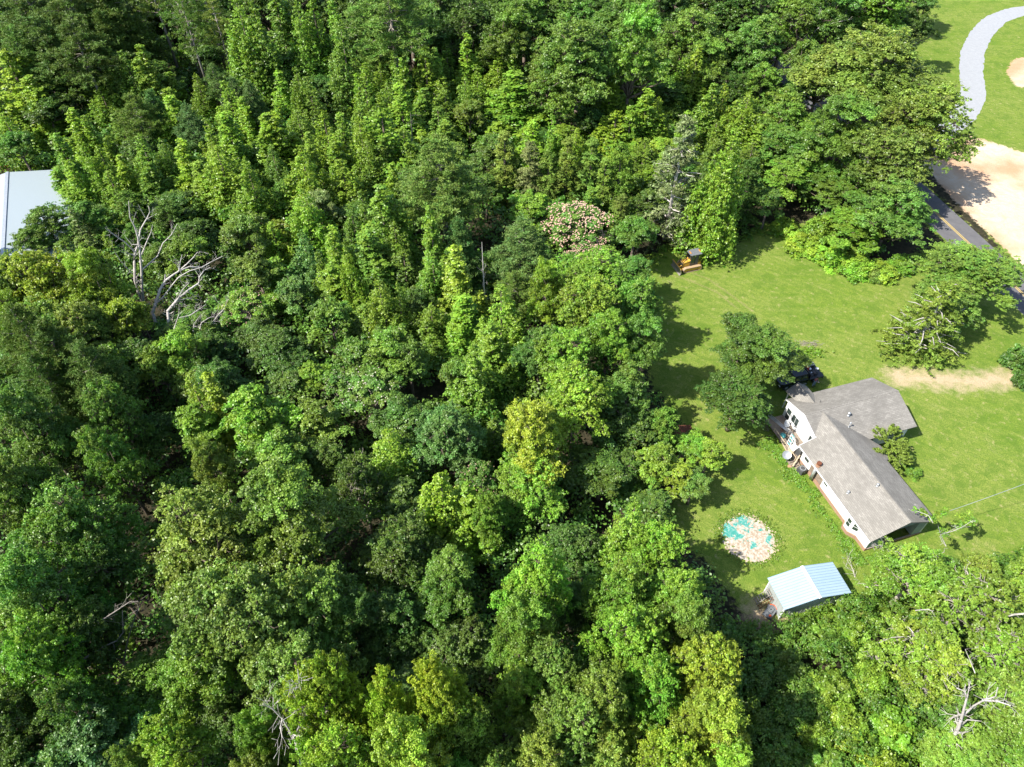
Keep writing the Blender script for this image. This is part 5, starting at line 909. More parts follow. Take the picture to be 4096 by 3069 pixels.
# ------------------------------------------------------------------ rusty shed half hidden by the willowy tree
q0, q1 = PD(1492, 918, 2.0), PD(1512, 965, 2.0); d_ = (q1 - q0); d_.z = 0; L_ = d_.length; n_ = Vector((-d_.y, d_.x, 0)).normalized() * 2.4
rs = empty('rusty_shed', q0.lerp(q1, .5).xy.to_3d() , math.atan2(d_.y, d_.x), 'small shed with rusty red roof half hidden under the willow-like tree', 'shed')
if n_.x > 0: sg = -1
else: sg = 1
ex = Vector((1, 0, 0)); mb = MB(); hl = L_ / 2
mb.slab([(-hl, 0, 2.0), (hl, 0, 2.0), (hl, sg * -0 + (-2.4), 2.35), (-hl, -2.4, 2.35)], .05); o = mb.build('roof', M['rust_roof'] if 'rust_roof' in M else M['rust'], rs)
mb = MB(); mb.box((0, -1.2, .95), (L_ - .2, 2.1, 1.9)); mb.build('wall', M['bare_board'], rs)

# ------------------------------------------------------------------ white metal building at the left edge
b0_ = PF(28.7, 689, 5.6); b1_ = PF(10.6, 1019.4, 5.6); bd_ = (b0_ - b1_); bd_.z = 0; BL_ = bd_.length + 6
bld = empty('metal_building', (b1_ - bd_.normalized() * 6).xy.to_3d(), math.atan2(bd_.y, bd_.x), 'large white metal-roofed building at the left edge of the wood', 'building')
t = NT('white_ribbed_roof'); wv = t.n('ShaderNodeTexWave'); wv.bands_direction = 'X'; wv.inputs['Scale'].default_value = 1.1; t.l(t.coord(), wv.inputs[0]); 
M['ribbed'] = t.done(t.bsdf(t.mix(t.ramp(wv.outputs['Fac'], [(.2, 0), (.45, 1)]), (.29, .34, .36), (.36, .41, .43)), .35, 0, .5, wv.outputs['Fac'], .5, .04))
for s_ in (1, -1):
    mb = MB(); mb.slab([(0, 0, 5.6), (BL_, 0, 5.6), (BL_, s_ * -8.6, 4.1), (0, s_ * -8.6, 4.1)][::s_], .08); mb.build('roof_panel', M['ribbed'], bld)
mb = MB(); mb.bar((0, 0, 5.64), (BL_, 0, 5.64), .45, .08); mb.build('ridge_cap', M['galv'], bld)
mb = MB(); mb.box((BL_ / 2, 0, 2.0), (BL_ - .4, 16.8, 4.0)); mb.build('wall', M['galv'], bld)
# red farm implement standing behind the building
im = empty('farm_implement', PD(30, 366).xy.to_3d(), .3, 'red farm implement with wheels behind the white metal roof', 'farm machine')
M['red_paint'] = worn('red_paint', (0.42, 0.06, 0.03), (0.28, 0.06, 0.035), 4, .6)
mb = MB(); mb.bar((-1.8, 0, .7), (1.8, 0, .7), .15); mb.bar((-1.8, 1.2, .7), (1.8, 1.2, .7), .15); mb.bar((0, -.4, .75), (0, 2.6, .9), .15); mb.bar((-1.2, 0, .7), (0, 2.2, .8), .12); mb.bar((1.2, 0, .7), (0, 2.2, .8), .12); mb.build('frame', M['red_paint'], im)
for x in (-1.9, 1.9): mb = MB(); mb.cyl((x, .6, .42), .42, .2, 14, axis='X'); mb.build('wheel', M['dark_metal'], im)
for x in np.linspace(-1.5, 1.5, 6): mb = MB(); mb.bar((x, 0, .7), (x, -.4, .1), .06, .03); mb.build('tine', M['rust'], im)

# ------------------------------------------------------------------ bulldozer
DA = math.radians(198); bz = empty('bulldozer', (26.24, 84.1, 0), DA, 'small yellow tracked bulldozer with black cab at the top edge of the lawn', 'bulldozer')
M['cat'] = worn('machine_yellow', (0.66, 0.36, 0.045), (0.50, 0.29, 0.06), 3, .5)
M['black'] = worn('black_paint', (0.030, 0.031, 0.034), (0.05, 0.05, 0.052), 4, .35, 0, .5)
M['mud'] = worn('dusty_track', (0.46, 0.33, 0.20), (0.33, 0.24, 0.15), 6, .95)
M['blade_steel'] = worn('blade_steel', (0.38, 0.36, 0.32), (0.26, 0.24, 0.21), 3, .45, .5)
M['amber'] = worn('amber', (0.75, 0.30, 0.05), None, 5, .4)
def track_loop(L, h, n=10):
    r = h / 2; pts = []
    for k in range(n + 1): a = -PI / 2 + PI * k / n; pts.append((L / 2 - r + r * math.cos(a), r + r * math.sin(a)))
    for k in range(n + 1): a = PI / 2 + PI * k / n; pts.append((-L / 2 + r + r * math.cos(a), r + r * math.sin(a)))
    return pts
for s_ in (-1, 1):
    trk = empty('track_unit', (0, s_ * .87, 0)); trk.parent = bz; trk.name = 'track'
    lp = track_loop(2.95, .80); inn = track_loop(2.75, .60); n = len(lp)
    mb = MB(); vs = []
    for (x, z) in lp: vs += [(x, -.23, z), (x, .23, z)]
    for (x, z) in inn: vs += [(x, -.23, z + .1), (x, .23, z + .1)]
    fs = []
    for i in range(n):
        j = (i + 1) % n; fs += [(2 * i, 2 * i + 1, 2 * j + 1, 2 * j), (2 * n + 2 * i, 2 * n + 2 * j, 2 * n + 2 * j + 1, 2 * n + 2 * i + 1), (2 * i, 2 * j, 2 * n + 2 * j, 2 * n + 2 * i), (2 * i + 1, 2 * n + 2 * i + 1, 2 * n + 2 * j + 1, 2 * j + 1)]
    mb.add(vs, fs)
    # grouser bars round the belt
    pts = [Vector((x, 0, z)) for x, z in lp]; per = [0]
    for i in range(n): per.append(per[-1] + (pts[(i + 1) % n] - pts[i]).length)
    for k in range(38):
        d = per[-1] * k / 38; i = max(q for q in range(n) if per[q] <= d); a, b = pts[i], pts[(i + 1) % n]; p = a.lerp(b, (d - per[i]) / max(1e-6, per[i + 1] - per[i])); tt = (b - a).normalized() if (b - a).length > 1e-6 else Vector((1, 0, 0)); nn = Vector((tt.z, 0, -tt.x))
        mb.bar(p + nn * .02 + Vector((0, -.23, 0)), p + nn * .02 + Vector((0, .23, 0)), .04, .05)
    mb.build('belt', M['mud'], trk)
    mb = MB(); mb.box((0, 0, .40), (2.1, .26, .34)); mb.build('track_frame', M['cat'], trk)
    for x in (-1.08, 1.08): mb = MB(); mb.cyl((x, 0, .40), .26, .36, 14, axis='Y'); mb.build('sprocket', M['cat'], trk)
mb = MB(); mb.prism([(-1.45, -.62), (-1.45, .62), (-.8, .66), (-.8, -.66)], .62, 1.18); mb.build('rear_body', M['cat'], bz, bevel=.04)
mb = MB(); R_h = None
mb.add([(.2, -.52, .6), (1.45, -.45, .6), (1.45, .45, .6), (.2, .52, .6), (.2, -.52, 1.62), (1.4, -.42, 1.32), (1.4, .42, 1.32), (.2, .52, 1.62)], [(3, 2, 1, 0), (4, 5, 6, 7), (0, 1, 5, 4), (2, 3, 7, 6), (1, 2, 6, 5), (3, 0, 4, 7)]); mb.build('hood', M['cat'], bz, bevel=.04)
mb = MB(); mb.box((1.46, 0, .98), (.06, .8, .62)); mb.build('grille', M['black'], bz)
mb = MB(); mb.box((-.28, 0, .66), (1.1, 1.2, .25)); mb.build('floor_plate', M['black'], bz)
cb = MB()
for (x, y) in ((-.85, -.62), (-.85, .62), (.32, -.62), (.32, .62)): cb.bar((x, y, .75), (x * .95, y * .98, 2.62), .09)
cb.box((-.84, 0, 1.2), (.06, 1.2, .8)); cb.build('cab_frame', M['black'], bz)
for s_ in (-1, 1):
    mb = MB(); mb.box((-.58, s_ * .61, 1.7), (.46, .03, 1.7)); mb.build('mesh_screen', M['dark_metal'], bz)
    mb = MB(); mb.box((.0, s_ * .60, 1.72), (.58, .02, 1.6)); mb.build('cab_window', M['glass'], bz)
mb = MB(); mb.box((-.3, 0, 1.0), (.5, .55, .12)); mb.box((-.55, 0, 1.35), (.12, .5, .6)); mb.build('seat', M['dark'], bz)
rf_ = MB(); rf_.prism([(-1.35, -.62), (-1.2, -.74), (.30, -.70), (.52, -.5), (.52, .5), (.30, .70), (-1.2, .74), (-1.35, .62)], 2.62, 2.74)
rf_.box((-.42, 0, 2.745), (.03, 1.36, .02))
for (x, y) in ((-1.0, .12), (-.9, .12), (-1.0, -.05), (-.9, -.05), (-.8, .1)): rf_.box((x, y, 2.747), (.06, .06, .015))
ro = rf_.build('cab_roof', M['mower_grey'], bz, bevel=.02)
for (x, y) in ((.30, .0), (-1.2, .0)): mb = MB(); mb.box((x, y, 2.78), (.12, .55, .07)); mb.build('light_bar', M['amber'], ro)
gd_ = MB()
for s_ in (-1, 1): gd_.bar((.42, s_ * .6, 2.6), (1.5, s_ * .45, 1.55), .07); gd_.bar((1.5, s_ * .45, 1.55), (1.6, s_ * .45, .8), .07)
for k in (.25, .5): gd_.bar(Vector((.42, -.6, 2.6)).lerp(Vector((1.5, -.45, 1.55)), k * 1.2), Vector((.42, .6, 2.6)).lerp(Vector((1.5, .45, 1.55)), k * 1.2), .04)
gd_.bar((1.5, -.45, 1.55), (1.5, .45, 1.55), .07); gd_.build('brush_guard', M['black'], bz)
bl_ = MB(); prof = [(2.28, 0.02), (2.12, .25), (2.06, .5), (2.12, .75), (2.25, .98)]; vs = []
for (x, z) in prof: vs += [(x, -1.38, z), (x, 1.38, z)]
for (x, z) in prof: vs += [(x - .07, -1.38, z), (x - .07, 1.38, z)]
m_ = len(prof); fs = []
for i in range(m_ - 1): fs += [(2 * i, 2 * i + 2, 2 * i + 3, 2 * i + 1), (2 * m_ + 2 * i, 2 * m_ + 2 * i + 1, 2 * m_ + 2 * i + 3, 2 * m_ + 2 * i + 2), (2 * i, 2 * m_ + 2 * i, 2 * m_ + 2 * i + 2, 2 * i + 2), (2 * i + 1, 2 * i + 3, 2 * m_ + 2 * i + 3, 2 * m_ + 2 * i + 1)]
fs += [(0, 1, 2 * m_ + 1, 2 * m_), (2 * m_ - 2, 4 * m_ - 2, 4 * m_ - 1, 2 * m_ - 1)]
bl_.add(vs, fs); bo = bl_.build('blade', M['blade_steel'], bz)
mb = MB(); mb.box((2.1, 0, 1.0), (.14, 2.7, .06)); mb.bar((1.98, -1.2, .55), (1.98, 1.2, .55), .1, .14); mb.build('blade_back', M['cat'], bo)
pa = MB()
for s_ in (-1, 1): pa.bar((.6, s_ * .5, .4), (2.0, s_ * .45, .45), .13); pa.bar((1.4, s_ * .3, 1.0), (2.0, s_ * .35, .75), .08)
pa.build('push_arm', M['cat'], bz)

# ------------------------------------------------------------------ truck, its load and the man beside it
tr = hthing('pickup_truck', 7.15, 23.35, 0, 0, 'black crew-cab flatbed truck parked under the yard shade tree behind the house', 'truck')
M['truck_black'] = worn('truck_black', (0.012, 0.013, 0.016), (0.02, 0.02, 0.023), 2, .18, 0, .7, bstr=.02)
mb = MB(); mb.prism([(-3.05, -.85), (-2.7, -.98), (.85, -1.0), (.85, 1.0), (-2.7, .98), (-3.05, .85)], .5, 1.15); mb.build('body', M['truck_black'], tr, bevel=.06)
mb = MB(); z0, z1 = 1.15, 1.88; mb.add([(-1.75, -.93, z0), (.85, -.93, z0), (.85, .93, z0), (-1.75, .93, z0), (-1.1, -.74, z1), (.72, -.74, z1), (.72, .74, z1), (-1.1, .74, z1)], [(3, 2, 1, 0), (4, 5, 6, 7), (0, 1, 5, 4), (2, 3, 7, 6), (1, 2, 6, 5), (3, 0, 4, 7)]); cbn = mb.build('cab', M['truck_black'], tr, bevel=.05)
for s_ in (-1, 1):
    for x in (-.62, .22): mb = MB(); mb.add([(x - .38, s_ * .925, 1.22), (x + .36, s_ * .925, 1.22), (x + .34, s_ * .79, 1.76), (x - .2, s_ * .79, 1.76)], [(0, 1, 2, 3) if s_ < 0 else (3, 2, 1, 0)]); mb.build('side_window', M['glass'], cbn)
    mb = MB(); mb.bar((-1.5, s_ * 1.08, .42), (.7, s_ * 1.08, .42), .14, .05); mb.build('running_board', M['galv'], tr)
    mb = MB(); mb.box((-1.5, s_ * 1.1, 1.3), (.14, .24, .2)); mb.build('mirror', M['truck_black'], tr)
    for x in (-2.1, 2.05): mb = MB(); mb.cyl((x, s_ * .86, .40), .40, .28, 18, axis='Y'); wh = mb.build('wheel', M['dark'], tr); mb = MB(); mb.cyl((x, s_ * 1.005, .40), .2, .02, 12, axis='Y'); mb.build('rim', M['galv'], wh)
    mb = MB(); mb.box((3.04, s_ * .8, .95), (.05, .16, .12)); mb.build('tail_light', M['red_paint'], tr); mb = MB(); mb.box((-3.05, s_ * .72, .85), (.05, .3, .18)); mb.build('headlight', M['white_tube'], tr)
mb = MB(); mb.add([(-1.70, -.85, 1.2), (-1.70, .85, 1.2), (-1.15, .7, 1.8), (-1.15, -.7, 1.8)], [(0, 1, 2, 3)]); mb.build('windscreen', M['glass'], cbn)
mb = MB(); mb.box((2.0, 0, 1.0), (2.1, 2.1, .12)); mb.box((1.0, 0, 1.4), (.08, 2.0, .8)); mb.build('flatbed', M['black'], tr)
mb = MB(); mb.box((3.1, 0, .6), (.12, 1.9, .22)); mb.build('bumper', M['black'], tr)
def ont(name, x, y, z, rz, label, cat, group=None): return hthing(name, 7.15 + x, 23.35 + y, z, rz, label, cat, group)
tb = ont('tool_box', 2.0, .82, 1.06, 0, 'black toolbox at the far rear corner of the truck flatbed', 'toolbox'); mb = MB(); mb.box((0, 0, .25), (1.3, .5, .5)); mb.build('box', M['black'], tb); mb = MB(); mb.box((0, 0, .53), (1.34, .54, .06)); mb.build('lid', M['mower_grey'], tb)
rt = ont('fuel_tank', 1.35, .55, 1.06, .1, 'red tank standing behind the cab of the black truck', 'tank'); mb = MB(); mb.box((0, 0, .4), (.35, .85, .8)); mb.build('tank', M['red_paint'], rt, bevel=.08); mb = MB(); mb.cyl((0, -.2, .83), .06, .08, 8); mb.build('cap', M['black'], rt)
for x, y, lb in ((1.75, .30, 'white lidded bucket next to the red tank on the truck bed'), (2.65, .05, 'white lidded bucket near the tail of the truck bed')):
    bk = ont('bucket', x, y, 1.06, 0, lb, 'bucket', 'white buckets on the truck bed'); mb = MB(); mb.tube([(0, 0, 0), (0, 0, .36)], [.14, .17], 14); mb.build('pail', M['mower_grey'], bk); mb = MB(); mb.tube([(0, 0, .36), (0, 0, .42)], [.2, .19], 14); mb.build('lid', M['white_tube'], bk)
hr = ont('hose_reel', 1.55, -.35, 1.06, 0, 'coil of dark hose on the truck bed behind the cab', 'hose'); mb = MB()
for k in range(5): mb.tube([(.3 * math.cos(a) * (1 - .04 * k), .3 * math.sin(a) * (1 - .04 * k), .08 + k * .06) for a in np.linspace(0, 2 * PI, 15)], .03, 5)
mb.build('hose', M['dark_metal'], hr); mb = MB(); mb.cyl((0, 0, .2), .1, .4, 8); mb.build('hub', M['galv'], hr)
pm = ont('pump', 2.15, -.45, 1.06, .3, 'black pump engine on the near side of the truck bed', 'pump'); mb = MB(); mb.box((0, 0, .2), (.5, .4, .36)); mb.build('engine', M['black'], pm, bevel=.03); mb = MB(); mb.cyl((.1, 0, .42), .12, .1, 10); mb.build('filter', M['dark_metal'], pm)

def skin(name, V, Ed, Rr, mat, parent, sub=1, root=0):
    me = bpy.data.meshes.new(name); me.from_pydata(V, Ed, []); me.materials.append(mat); o = bpy.data.objects.new(name, me); COL.objects.link(o); o.parent = parent
    md = o.modifiers.new('skin', 'SKIN'); sv = me.skin_vertices[0].data if me.skin_vertices else None
    if sv is None:
        bm_ = __import__('bmesh').new(); bm_.from_mesh(me); lay = bm_.verts.layers.skin.verify(); bm_.to_mesh(me); bm_.free(); sv = me.skin_vertices[0].data
    for i, r in enumerate(Rr): sv[i].radius = (r, r) if not isinstance(r, tuple) else r; sv[i].use_root = (i == root)
    md.use_smooth_shade = True; md.branch_smoothing = .5
    s_ = o.modifiers.new('sub', 'SUBSURF'); s_.levels = sub; s_.render_levels = sub; return o
M['skin'] = worn('skin', (0.48, 0.27, 0.19), None, 5, .6); M['shirt'] = worn('shirt', (0.36, 0.10, 0.09), (0.45, 0.17, 0.15), 12, .9); M['jeans'] = worn('jeans', (0.22, 0.33, 0.47), (0.32, 0.42, 0.54), 8, .9); M['hair'] = worn('hair', (0.09, 0.07, 0.055), None, 8, .8)
man = hthing('person', 8.75, 21.95, 0, math.radians(-75), 'person in red shirt and light jeans, head bowed, beside the black truck', 'person')
# faces +X in his own frame; looking down at what he holds
V = [(0, 0, .98), (.0, 0, 1.15), (.02, 0, 1.36), (.04, 0, 1.50), (.09, 0, 1.60), (.13, 0, 1.70), (0, .19, 1.43), (.08, .25, 1.18), (.32, .12, 1.10), (.40, .08, 1.12), (0, -.19, 1.43), (.08, -.25, 1.18), (.32, -.12, 1.10), (.40, -.08, 1.12),
     (0, .10, .90), (.04, .13, .50), (0, .15, .08), (.14, .17, .04), (0, -.10, .90), (-.02, -.13, .50), (.0, -.16, .08), (.14, -.18, .04)]
Ed = [(0, 1), (1, 2), (2, 3), (3, 4), (4, 5), (2, 6), (6, 7), (7, 8), (8, 9), (2, 10), (10, 11), (11, 12), (12, 13), (0, 14), (14, 15), (15, 16), (16, 17), (0, 18), (18, 19), (19, 20), (20, 21)]
Rr = [.13, .12, .13, .05, .085, .095, .055, .042, .03, .035, .055, .042, .03, .035, .085, .058, .04, .035, .085, .058, .04, .035]
for sy, hi in ((1, 9), (-1, 13)):
    hx, hy, hz = V[hi]
    for k, (dy, ln) in enumerate(((-.03, .075), (-.01, .085), (.01, .08), (.03, .065))):
        b = len(V); V += [(hx + .03, hy + dy * .8, hz + .01), (hx + .03 + ln * .6, hy + dy, hz + .02), (hx + .03 + ln, hy + dy - sy * .01, hz + .0)]; Ed += [(hi, b), (b, b + 1), (b + 1, b + 2)]; Rr += [.010, .009, .008]
    b = len(V); V += [(hx + .0, hy - sy * .045, hz + .02), (hx + .035, hy - sy * .06, hz + .03)]; Ed += [(hi, b), (b, b + 1)]; Rr += [.011, .009]
skin('body', V, Ed, Rr, M['skin'], man)
skin('shirt', [(0, 0, .95), (.0, 0, 1.15), (.02, 0, 1.38), (.03, 0, 1.47), (0, .2, 1.43), (.07, .26, 1.22), (0, -.2, 1.43), (.07, -.26, 1.22)], [(0, 1), (1, 2), (2, 3), (2, 4), (4, 5), (2, 6), (6, 7)], [(.17, .13), (.165, .13), (.17, .13), .085, .085, .07, .085, .07], M['shirt'], man)
skin('jeans', [(0, 0, .98), (0, .10, .90), (.04, .13, .50), (0, .15, .10), (0, -.10, .90), (-.02, -.13, .50), (0, -.16, .10)], [(0, 1), (1, 2), (2, 3), (0, 4), (4, 5), (5, 6)], [.15, .115, .085, .07, .115, .085, .07], M['jeans'], man)
mb = MB(); mb.ball((.10, 0, 1.71), .118, 12, 8, 0, (1.05, .92, .95)); mb.build('hair', M['hair'], man, True)
mb = MB(); mb.ball((.235, 0, 1.655), .022, 6, 5, 0, (1, .8, 1.3)); 
mb.build('nose', M['skin'], man, True)
mb = MB(); [mb.ball((.215, y, 1.68), .013, 6, 4) for y in (-.035, .035)]; mb.build('eyes', M['dark'], man)
mb = MB(); mb.box((.222, 0, 1.612), (.01, .05, .012)); mb.build('mouth', M['red_paint'], man)
mb = MB(); [mb.ball((.12, y, 1.66), .03, 6, 5, 0, (.7, .4, 1.2)) for y in (-.1, .1)]; mb.build('ears', M['skin'], man)
for y, x in ((.165, .06), (-.175, .06)): mb = MB(); mb.prism([(x - .12, y - .05), (x + .15, y - .045), (x + .18, y), (x + .15, y + .045), (x - .12, y + .05)], 0, .09); mb.build('shoe', M['dark'], man, bevel=.02)
ph = MB(); ph.box((0, 0, 0), (.15, .08, .012)); o = ph.build('phone', M['white_tube']); o.location = man.location + Matrix.Rotation(HA + math.radians(-75), 3, 'Z') @ Vector((.47, 0, 1.155)); o.rotation_euler = (0, 0, HA + math.radians(-75)); tag(o, 'small pale phone held in both hands of the person by the truck', 'phone')

# ------------------------------------------------------------------ dead trees, traced limb by limb, each limb at its own depth
def C4(p): return ((p[0] / 2.011) / K, (700 + p[1] / 2.011) / K)
def trace(polys, base, r0, conv, twigs=2, seed=1, tw=1.0, depth=1.5):
    g = np.random.default_rng(seed); mb = MB(); b = Vector(base); n = Vector((b.x, b.y, 0)).normalized()
    def hit(p, off):
        x, y = p; d = np.array([1, 0, 0]) * (x * K - 2048) / FPX + _U * (1534.5 - y * K) / FPX + _F; d = Vector(d)
        t_ = (b + n * off - Vector((0, 0, H))).dot(n) / d.dot(n); return Vector((0, 0, H)) + d * t_
    for i, (pl_, ra, rb) in enumerate(polys):
        o0 = 0 if i == 0 else g.uniform(-.3, .3); o1 = g.uniform(-1, 1) * depth; m = len(pl_)
        pts = [hit(conv(p), o0 + (o1 - o0) * k / max(1, m - 1)) for k, p in enumerate(pl_)]
        rad = list(np.linspace(ra, rb, m)); mb.tube(pts, rad, 6, cap=False)
        for k in range(1, m):
            for q in range(twigs):
                if g.uniform() < .75:
                    a = pts[k - 1].lerp(pts[k], g.uniform()); dr = (pts[k] - pts[k - 1]).normalized(); d2 = (dr + Vector(g.normal(size=3)) * .7).normalized(); L = g.uniform(.5, 1.6) * tw * (.6 + k / m)
                    p1 = a + d2 * L * .5 + Vector(g.normal(size=3)) * .08; p2 = a + d2 * L + Vector(g.normal(size=3)) * .15; mb.tube([a, p1, p2], [rad[k] * .4, rad[k] * .3, .012], 4, cap=False)
                    for z in range(2): p3 = p1 + (d2 + Vector(g.normal(size=3)) * .7).normalized() * L * .4; mb.tube([p1, p3], [rad[k] * .22, .01], 4, cap=False)
    return mb
def dead(name, polys, base, label, conv=C4, mat='dead_wood', **kw):
    mb = trace(polys, base, 0, conv, **kw); r = empty(name, (base[0], base[1], 0), 0, label, 'dead tree', 'bare dead trees')
    me_ = mb; me_.v = [(x - base[0], y - base[1], z) for x, y, z in me_.v]
    me_.build('branches', M[mat], r, True)
    tk = MB(); p0 = Vector(mb.v[0]); tk.tube([(0, 0, -.2), (p0.x * .5, p0.y * .5, p0.z * .5), tuple(p0)], [polys[0][1] * 1.3, polys[0][1] * 1.15, polys[0][1]], 8); tk.build('trunk', M[mat], r, True); return r
bA = PD(316, 705, 0)
dead('dead_tree', [([(1160, 1060), (1145, 950), (1138, 760), (1125, 600), (1110, 500), (1085, 420), (1045, 340), (1035, 210)], .21, .04), ([(1155, 1040), (1110, 940), (1085, 850), (1080, 700), (1085, 640), (1110, 560), (1130, 440), (1185, 345), (1205, 300), (1195, 250)], .19, .04),
 ([(1085, 620), (1010, 545), (930, 490), (860, 440), (845, 425)], .10, .03), ([(1140, 770), (1200, 715), (1270, 650), (1310, 550), (1380, 480), (1425, 395)], .11, .03), ([(1140, 640), (1180, 540), (1215, 460), (1228, 400)], .09, .03), ([(1085, 650), (1030, 630), (985, 600)], .06, .02), ([(1060, 790), (1020, 750), (970, 690), (930, 630)], .09, .03), ([(1170, 345), (1110, 235)], .05, .02), ([(1095, 830), (1120, 790)], .07, .03), ([(1130, 560), (1060, 560), (1010, 500)], .07, .02)],
 bA, 'tall bleached dead tree with upright forked trunks in the left of the wood', seed=3)
bB = PD(350, 745, 0)
dead('dead_tree', [([(1225, 1115), (1265, 1000), (1290, 920), (1330, 850), (1400, 800), (1450, 770), (1520, 740), (1620, 745), (1700, 700), (1790, 655)], .19, .04), ([(1430, 780), (1500, 720), (1550, 670), (1590, 620)], .09, .03), ([(1325, 850), (1330, 800)], .07, .06), ([(1440, 770), (1450, 700), (1465, 640)], .07, .03), ([(1260, 1030), (1310, 985), (1390, 880), (1440, 820), (1530, 770), (1640, 740)], .10, .04)],
 bB, 'pale dead tree leaning right, its long limbs reaching away from the upright dead tree', seed=4)
bC = PD(372, 790, 0)
dead('dead_tree', [([(1345, 1100), (1430, 1000), (1500, 940), (1600, 870), (1605, 820), (1640, 770), (1690, 745)], .16, .04), ([(1400, 1240), (1390, 1160), (1400, 1030), (1430, 1000), (1470, 920), (1520, 870)], .10, .03), ([(1430, 1010), (1520, 990), (1590, 1010)], .05, .02), ([(1400, 1100), (1340, 1130), (1300, 1110)], .05, .02)],
 bC, 'lower leaning dead tree with a curved white limb below the longest one', seed=5, twigs=4)
bD = PD(415, 800, 0)
dead('dead_tree', [([(1540, 1300), (1650, 1280), (1700, 1200), (1760, 1120), (1810, 1070)], .11, .03), ([(1600, 1270), (1620, 1190), (1680, 1150), (1720, 1140)], .07, .02), ([(1550, 1290), (1560, 1200), (1610, 1130)], .07, .02), ([(1440, 1150), (1530, 1130), (1600, 1080), (1660, 1040)], .06, .02), ([(1400, 1240), (1440, 1120), (1440, 1040)], .07, .02)],
 bD, 'twiggy grey dead treetop lowest of the bare group, right of the others', seed=6, twigs=7, mat='dead_wood')
ident = lambda p: p
dead('dead_tree', [([(893, 380), (892, 346), (890, 300), (887, 244)], .13, .03)], PD(895, 400, 0), 'thin grey snag standing between the pointed trees and the big central pine', conv=ident, seed=8, twigs=6, tw=.7, mat='grey_wood')
dead('dead_tree', [([(1048, 690), (1047, 641), (1044, 590), (1041, 523)], .13, .03)], PD(1050, 715, 0), 'slim bare snag in front of the round-headed blue-green pine', conv=ident, seed=9, twigs=7, tw=.7, mat='dead_wood')
dead('dead_tree', [([(1748, 175), (1746, 140), (1743, 90), (1746, 40), (1738, 5)], .2, .06), ([(1744, 90), (1765, 62), (1800, 50), (1835, 42)], .12, .03), ([(1744, 100), (1720, 75), (1705, 60)], .09, .03), ([(1745, 60), (1765, 40), (1775, 20)], .07, .03)], PD(1750, 200, 0), 'white-limbed dead tree among the dark trees near the top, left of the gravel driveway', conv=ident, seed=10, twigs=3)
C8 = lambda p: ((p[0] / 1.1555 + 2996) / K, (p[1] / 1.1555 + 2269) / K)
dead('dead_tree', [([(865, 870), (930, 810), (970, 740), (990, 670), (1010, 590)], .18, .07), ([(985, 690), (1040, 640), (1090, 612), (1140, 598), (1150, 555)], .09, .03), ([(985, 680), (950, 690), (920, 705)], .10, .05), ([(1080, 615), (1150, 620), (1210, 640)], .07, .03), ([(970, 740), (1010, 705), (1075, 712)], .08, .03), ([(1010, 600), (990, 570), (960, 560)], .07, .03), ([(930, 810), (960, 770), (1015, 760)], .07, .03)], C8((865, 900)) and PD(*C8((855, 905)), 0), 'broken pale dead tree in the thicket at the lower right corner', conv=C8, seed=11, twigs=4, depth=1.0)
dead('dead_tree', [([(1040, 770), (1060, 830), (1100, 870), (1160, 890)], .07, .03), ([(1050, 800), (1090, 800), (1130, 820)], .05, .02)], PD(*C8((1035, 760)), 0), 'thin fallen white branches right of the broken pale dead tree', conv=C8, seed=12, twigs=3, depth=.6)
CA = lambda p: ((p[0] / 1.1555) / K, (p[1] / 1.1555 + 2269) / K)
dead('dead_tree', [([(640, 520), (570, 440), (590, 340), (620, 240), (660, 150)], .11, .03), ([(330, 480), (380, 430), (450, 380), (540, 340), (570, 300), (565, 200)], .10, .03), ([(470, 245), (540, 200), (600, 160), (640, 160)], .06, .02)], PD(*CA((640, 560)), 0), 'bare pale branches over a dark gap between the crowns at the lower left', conv=CA, seed=13, twigs=4, mat='grey_wood')
CB = lambda p: ((p[0] / 1.1555 + 1000) / K, (p[1] / 1.1555 + 2269) / K)
dead('dead_tree', [([(230, 860), (200, 780), (150, 700), (100, 650), (60, 630)], .10, .02), ([(200, 790), (225, 740), (240, 690)], .06, .02), ([(260, 640), (230, 540), (220, 470)], .09, .02), ([(245, 590), (280, 520), (300, 480)], .05, .02), ([(150, 700), (140, 740), (150, 790)], .05, .02)], PD(*CB((250, 1150)), 0), 'bleached bare branches beside the yellow-green crowns at the bottom of the wood', conv=CB, seed=14, twigs=6, tw=.8)
# white limbs of the open-crowned tree by the house and shed
def limbs(root, polys, conv, base, mat='dead_wood', seed=20, twigs=2, depth=1.0):
    polys = [(a, b * .7, c * .7) for a, b, c in polys]; mb = trace(polys, base, 0, conv, twigs=twigs, seed=seed, tw=.6, depth=depth); o = mb.build('bare_limb', M[mat], root, True)
    o.matrix_parent_inverse = Matrix.LocRotScale(root.location, root.rotation_euler, root.scale).inverted(); return o
opens = [T for T in TREES if T[1] == 'sparse' and T[3] > 1850 and T[4] > 1000]
S4 = lambda p: ((p[0] / 3.16 + 2900) / K, (p[1] / 3.16 + 2150) / K)
near_house = min(opens, key=lambda T: math.hypot(T[3] - 1980, T[4] - 1180)); bb = near_house[0].location
limbs(near_house[0], [([(1830, 640), (1755, 610), (1640, 510), (1625, 430), (1600, 370), (1545, 290), (1580, 200), (1620, 150)], .075, .02), ([(1600, 370), (1590, 310), (1560, 280)], .03, .015), ([(1700, 680), (1655, 640), (1650, 600)], .03, .015), ([(1890, 160), (1860, 90), (1990, 110), (2000, 40)], .05, .02), ([(2212, 300), (2130, 260), (2090, 200), (2160, 180), (2212, 230)], .06, .03)], S4, bb, seed=21, twigs=3, depth=.8)
C1 = lambda p: ((p[0] / 1.707 + 2800) / K, (p[1] / 1.707 + 1400) / K)
lv = Leaves()
